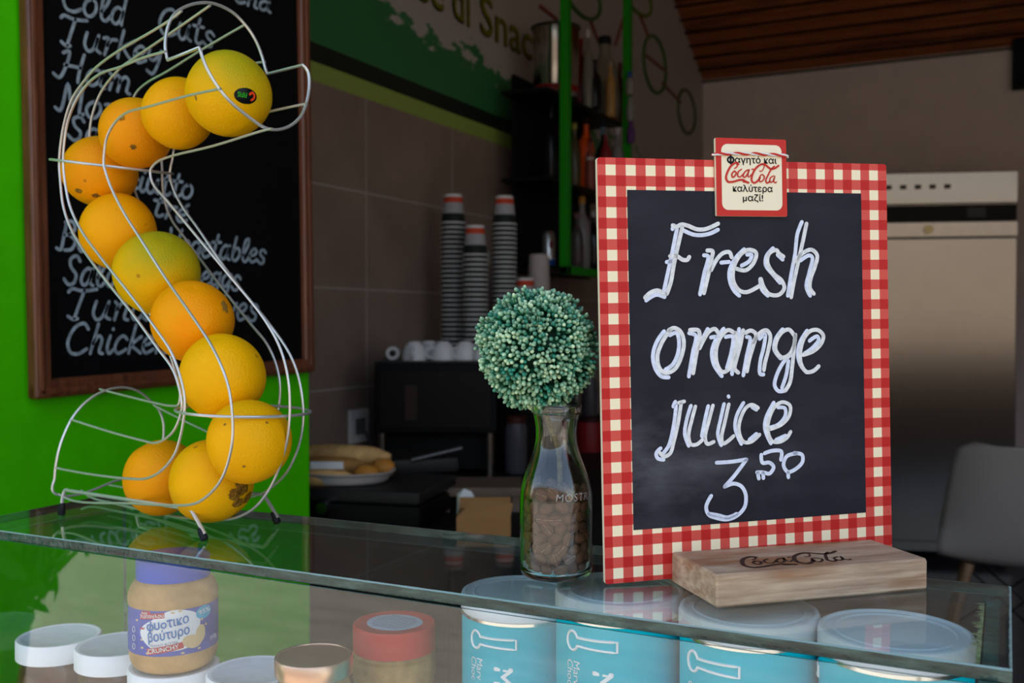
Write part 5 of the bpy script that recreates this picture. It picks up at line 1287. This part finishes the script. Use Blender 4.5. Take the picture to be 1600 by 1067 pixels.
bottle(928, -1.53, S2_, .20, .028, C_(20, 18, 18, .2), C_(20, 18, 18), 'short black bottle with round white emblem, top shelf', C_(24, 20, 20), (.2, .5))
bottle(953, -1.53, S2_, .24, .021, C_(150, 110, 60, .3), C_(140, 120, 100), 'small amber bottle with cream label, top shelf', C_(150, 140, 126), (.15, .55))
bottle(968, -1.56, S2_, .28, .024, C_(70, 24, 22, .3), C_(110, 40, 50), 'maroon bottle at the right end of the top shelf', C_(96, 64, 40), (.1, .35))
def emblem():
    px, X = 928, -1.53; k = (px - 800) / FPX; Z = X / (math.cos(PSI) * k - math.sin(PSI)); y = math.sin(PSI) * k * Z + math.cos(PSI) * Z
emblem()
# pail
pz = S2_ + .007; k = (868 - 800) / FPX; X = -1.60; Z = X / (math.cos(PSI) * k - math.sin(PSI)); y = math.sin(PSI) * k * Z + math.cos(PSI) * Z
pl_ = empty('steel_pail', (X - .0, y, pz)); tag(pl_, 'big steel pail with red band at the top left of the rack', 'pail')
b = MB(); b.lathe([(.085, 0), (.088, .004), (.092, .27), (.095, .272), (.095, .278), (.090, .278), (.086, .01), (0, .008)], n=48, cap=False); b.build('pail_body', M['steel'], pl_)
b = MB(); b.lathe([(.0885, .020), (.0895, .045)], n=48, cap=False); b.build('red_band', C_(120, 22, 18), pl_)
b = MB(); b.tube([(.096 * math.cos(a), .096 * math.sin(a), .276) for a in np.linspace(0, 6.2832, 40)[:-1]], .004, 6, closed=True); b.build('rim', M['dark_metal'], pl_)
# can outside the left post, lowest shelf
k = (857 - 800) / FPX; X = -1.62; Z = X / (math.cos(PSI) * k - math.sin(PSI)); y = math.sin(PSI) * k * Z + math.cos(PSI) * Z
cn = empty('drink_can', (X, y, S0 + .007)); tag(cn, 'slim silver can with blue foot left of the green post', 'can')
b = MB(); b.lathe([(.02, 0), (.026, .006), (.026, .125), (.02, .14), (.019, .142), (0, .140)], n=28); b.build('can_body', C_(170, 164, 160, .2, .8), cn)
b = MB(); b.lathe([(.0262, .006), (.0262, .032)], n=28, cap=False); b.build('blue_band', C_(18, 70, 150), cn)
b = MB(); b.ell((.016, -.0195, .09), (.012, .004, .016), 14, 8); b.build('red_badge', C_(110, 30, 34), cn)
# sauce bottles clipped outside the right post
for (px, yy, colr, lab_) in ((983, 132, (28, 70, 130), 'small blue capped bottle hanging outside the right green post'), (984, 172, (120, 116, 112), 'small grey bottle hanging outside the right post below the blue one'), (985, 206, (84, 44, 96), 'small purple bottle hanging lowest outside the right post')):
    k = (px - 800) / FPX; X = -1.465; Z = X / (math.cos(PSI) * k - math.sin(PSI)); y = math.sin(PSI) * k * Z + math.cos(PSI) * Z; z = H - (yy - 500) * Z / FPX
    o = empty('sauce_bottle', (X, y, z - .05)); tag(o, lab_, 'bottle'); b = MB(); b.lathe(smooth_prof([(.014, 0), (.016, .004), (.016, .06), (.008, .075)]), n=20); b.build('bottle_body', C_(118, 112, 108, .3) if colr[0] < 60 else C_(*colr), o)
    b = MB(); b.lathe([(.010, .075), (.010, .098), (.008, .1)], n=18); b.build('cap', C_(*colr), o)
    b = MB(); b.tube([(-.014, 0, .03), (-.014, YE - y, .03)] if abs(YE - y) > .02 else [(-.014, 0, .03), (-.02, 0, .03)], .004, 6); b.build('clip', M['dark_metal'], o)

# ------------------------------------------------------------------ fridge, chair, television
fp = c2w(1476, 5.0); fr = empty('fridge', (fp[0], fp[1], 0), PSI - rad(9)); tag(fr, 'tall stainless steel fridge against the back wall', 'fridge')
FH = H + 231 * 5.0 / FPX; FWd = .675
b = MB(); b.box((0, .33, FH / 2 + .03), (FWd, .62, FH - .06), bev=.006); b.build('cabinet', M['steel'], fr)
dh = H - (372 - 500) * 5.0 / FPX
b = MB(); b.box((0, .0, .12 + (dh - .12) / 2), (FWd - .01, .05, dh - .12), bev=.008); d = b.build('door', M['steel'], fr)
zb_ = H - (346 - 500) * 5.0 / FPX; zc_ = H - (320 - 500) * 5.0 / FPX
b = MB(); b.box((0, -.002, (dh + zb_) / 2), (FWd - .01, .06, zb_ - dh - .006), bev=.005); hd = b.build('handle', M['steel'], d)
b = MB(); b.tube([(-.09, -.03, (dh + zb_) / 2), (-.09, -.042, (dh + zb_) / 2)], .022, 20); b.build('lock', C_(150, 130, 90, .3, .8), hd)
b = MB(); b.box((0, .008, (zb_ + zc_) / 2), (FWd - .012, .04, zc_ - zb_ - .004), bev=.002); cpn = b.build('control_strip', M['black_panel'], fr)
b = MB(); b.box((.14, -.014, (zb_ + zc_) / 2), (.09, .006, .05), bev=.001); b.build('display', C_(26, 26, 25, .2), cpn)
b = MB(); b.box((0, .0, (FH + zc_) / 2), (FWd - .01, .05, FH - zc_ - .006), bev=.005); tpn = b.build('top_panel', M['steel'], fr)
for k in range(5): b = MB(); b.box((-.28 + .07 * k, -.027, FH - .075), (.03, .006, .022), bev=.001); b.build('button', C_(70, 64, 60), tpn)
for x in (-.3, .3):
    for y in (.08, .58): b = MB(); b.tube([(x, y, 0), (x, y, .065)], .02, 12); b.build('foot', M['black_plastic'], fr)

cp_ = c2w(1588, 3.2); chr_ = empty('shell_chair', (cp_[0], cp_[1], 0), .03); tag(chr_, 'pale grey moulded shell chair with wooden legs at the right edge', 'chair')
# back towards the viewer (-y): profile from front lip of the seat to the top of the back
prof = [(.42, .455), (.40, .462), (.30, .445), (.18, .428), (.09, .425), (.03, .445), (-.005, .50), (-.03, .58), (-.055, .68), (-.075, .77), (-.085, .815), (-.09, .835)]
wid = [.13, .175, .21, .232, .235, .235, .232, .222, .205, .187, .172, .12]
pr = catmull([np.array(p) for p in prof], 3); wd = [float(w[0]) for w in catmull([np.array([w, 0]) for w in wid], 3)]
G = []
for (y, z), w in zip(pr, wd):
    row = []
    for t in np.linspace(-1, 1, 19):
        c = abs(t) ** 2.4; x = w * t * (1 - .03 * abs(t))
        f = min(1, max(0, (z - .44) / .12)); row.append((x, y + .075 * c * f, z + .02 * c * (1 - f)))
    G.append(row)
b = MB(); b.grid(G); sh = b.build('seat_shell', M['chair_shell'], chr_, ang=0)
md = sh.modifiers.new('thickness', 'SOLIDIFY'); md.thickness = .012; md.offset = 0
for x, y in ((-.13, .07), (.13, .07), (-.13, .32), (.13, .32)):
    b = MB(); b.tube([(x, y, .42), (x * 1.75, y + (.06 if y > .2 else -.06), .0)], [.016, .010], 12); b.build('leg', M['leg_wood'], chr_)
b = MB()
for (p, q) in (((-.13, .07, .40), (.19, .0, .12)), ((.13, .07, .40), (-.19, .0, .12)), ((-.13, .32, .40), (.19, .36, .12)), ((.13, .32, .40), (-.19, .36, .12)), ((-.14, .07, .40), (-.19, .36, .12)), ((.14, .07, .40), (.19, .36, .12))): b.tube([p, q], .004, 6)
b.build('wire_brace', M['dark_metal'], chr_)

k = (1577 - 800) / FPX; a = c2w(1577, 5.6); tv = empty('wall_television', tuple(a), 0)
tv.location = (a[0], YB - .03, H - (141 - 500) * 6.0 / FPX); tag(tv, 'black television on the back wall at the top right corner', 'television')
kk = (1577 - 800) / FPX; Zt = (YB - .06) / (math.sin(PSI) * kk + math.cos(PSI)); xl = (math.cos(PSI) * kk - math.sin(PSI)) * Zt
tv.location = (xl, YB - .003, H - (141 - 500) * Zt / FPX)
b = MB(); b.box((.42, -.03, .27), (.84, .05, .54), bev=.006); b.build('casing', M['black_plastic'], tv)
b = MB(); b.box((.42, -.056, .275), (.80, .003, .49)); b.build('screen', C_(8, 8, 9, .15), tv, smooth=False)

# ------------------------------------------------------------------ shrub on the pavement, mirrored in the front glass
SBX, SBY = -2.80, -.55
sb2 = empty('potted_shrub', (SBX, SBY, -.035)); tag(sb2, 'leafy shrub in a dark planter on the pavement, mirrored in the front glass', 'potted plant')
b = MB(); b.lathe([(.20, 0), (.24, .02), (.28, .36), (.29, .38), (.27, .38), (.25, .33), (0, .33)], n=32, cap=False); b.build('planter', M['terracotta'], sb2)
b = MB(); rnd = random.Random(8)
for i in range(7): b.tube(catmull([(0.03 * math.cos(i), .03 * math.sin(i), .33), (.1 * math.cos(i * .9), .1 * math.sin(i * .9), .6), (.3 * math.cos(i * .9), .25 * math.sin(i * .9), .85 + .05 * (i % 3))], 4), .010, 6)
b.build('stem', C_(60, 44, 28), sb2)
b = MB()
for i in range(2600):
    d = Vector((rnd.gauss(0, 1), rnd.gauss(0, 1), rnd.gauss(0, 1))).normalized(); R_ = rnd.random() ** .4
    c = Vector((d.x * .46 * R_, d.y * .44 * R_, .70 + d.z * .38 * R_)); n = (d + Vector((rnd.gauss(0, .5), rnd.gauss(0, .5), rnd.gauss(0, .5)))).normalized(); u = n.orthogonal().normalized(); w = n.cross(u)
    th = rnd.uniform(0, 6.28); u, w = u * math.cos(th) + w * math.sin(th), w * math.cos(th) - u * math.sin(th); l, wi = rnd.uniform(.04, .075), rnd.uniform(.016, .03)
    b.add([tuple(c - u * l), tuple(c - u * l * .2 + w * wi + n * .006), tuple(c + u * l * .6 + w * wi * .7), tuple(c + u * l), tuple(c + u * l * .6 - w * wi * .7), tuple(c - u * l * .2 - w * wi + n * .006)], [(0, 1, 2, 3), (0, 3, 4, 5)])
b.build('foliage', M['leaf'], sb2, smooth=False)
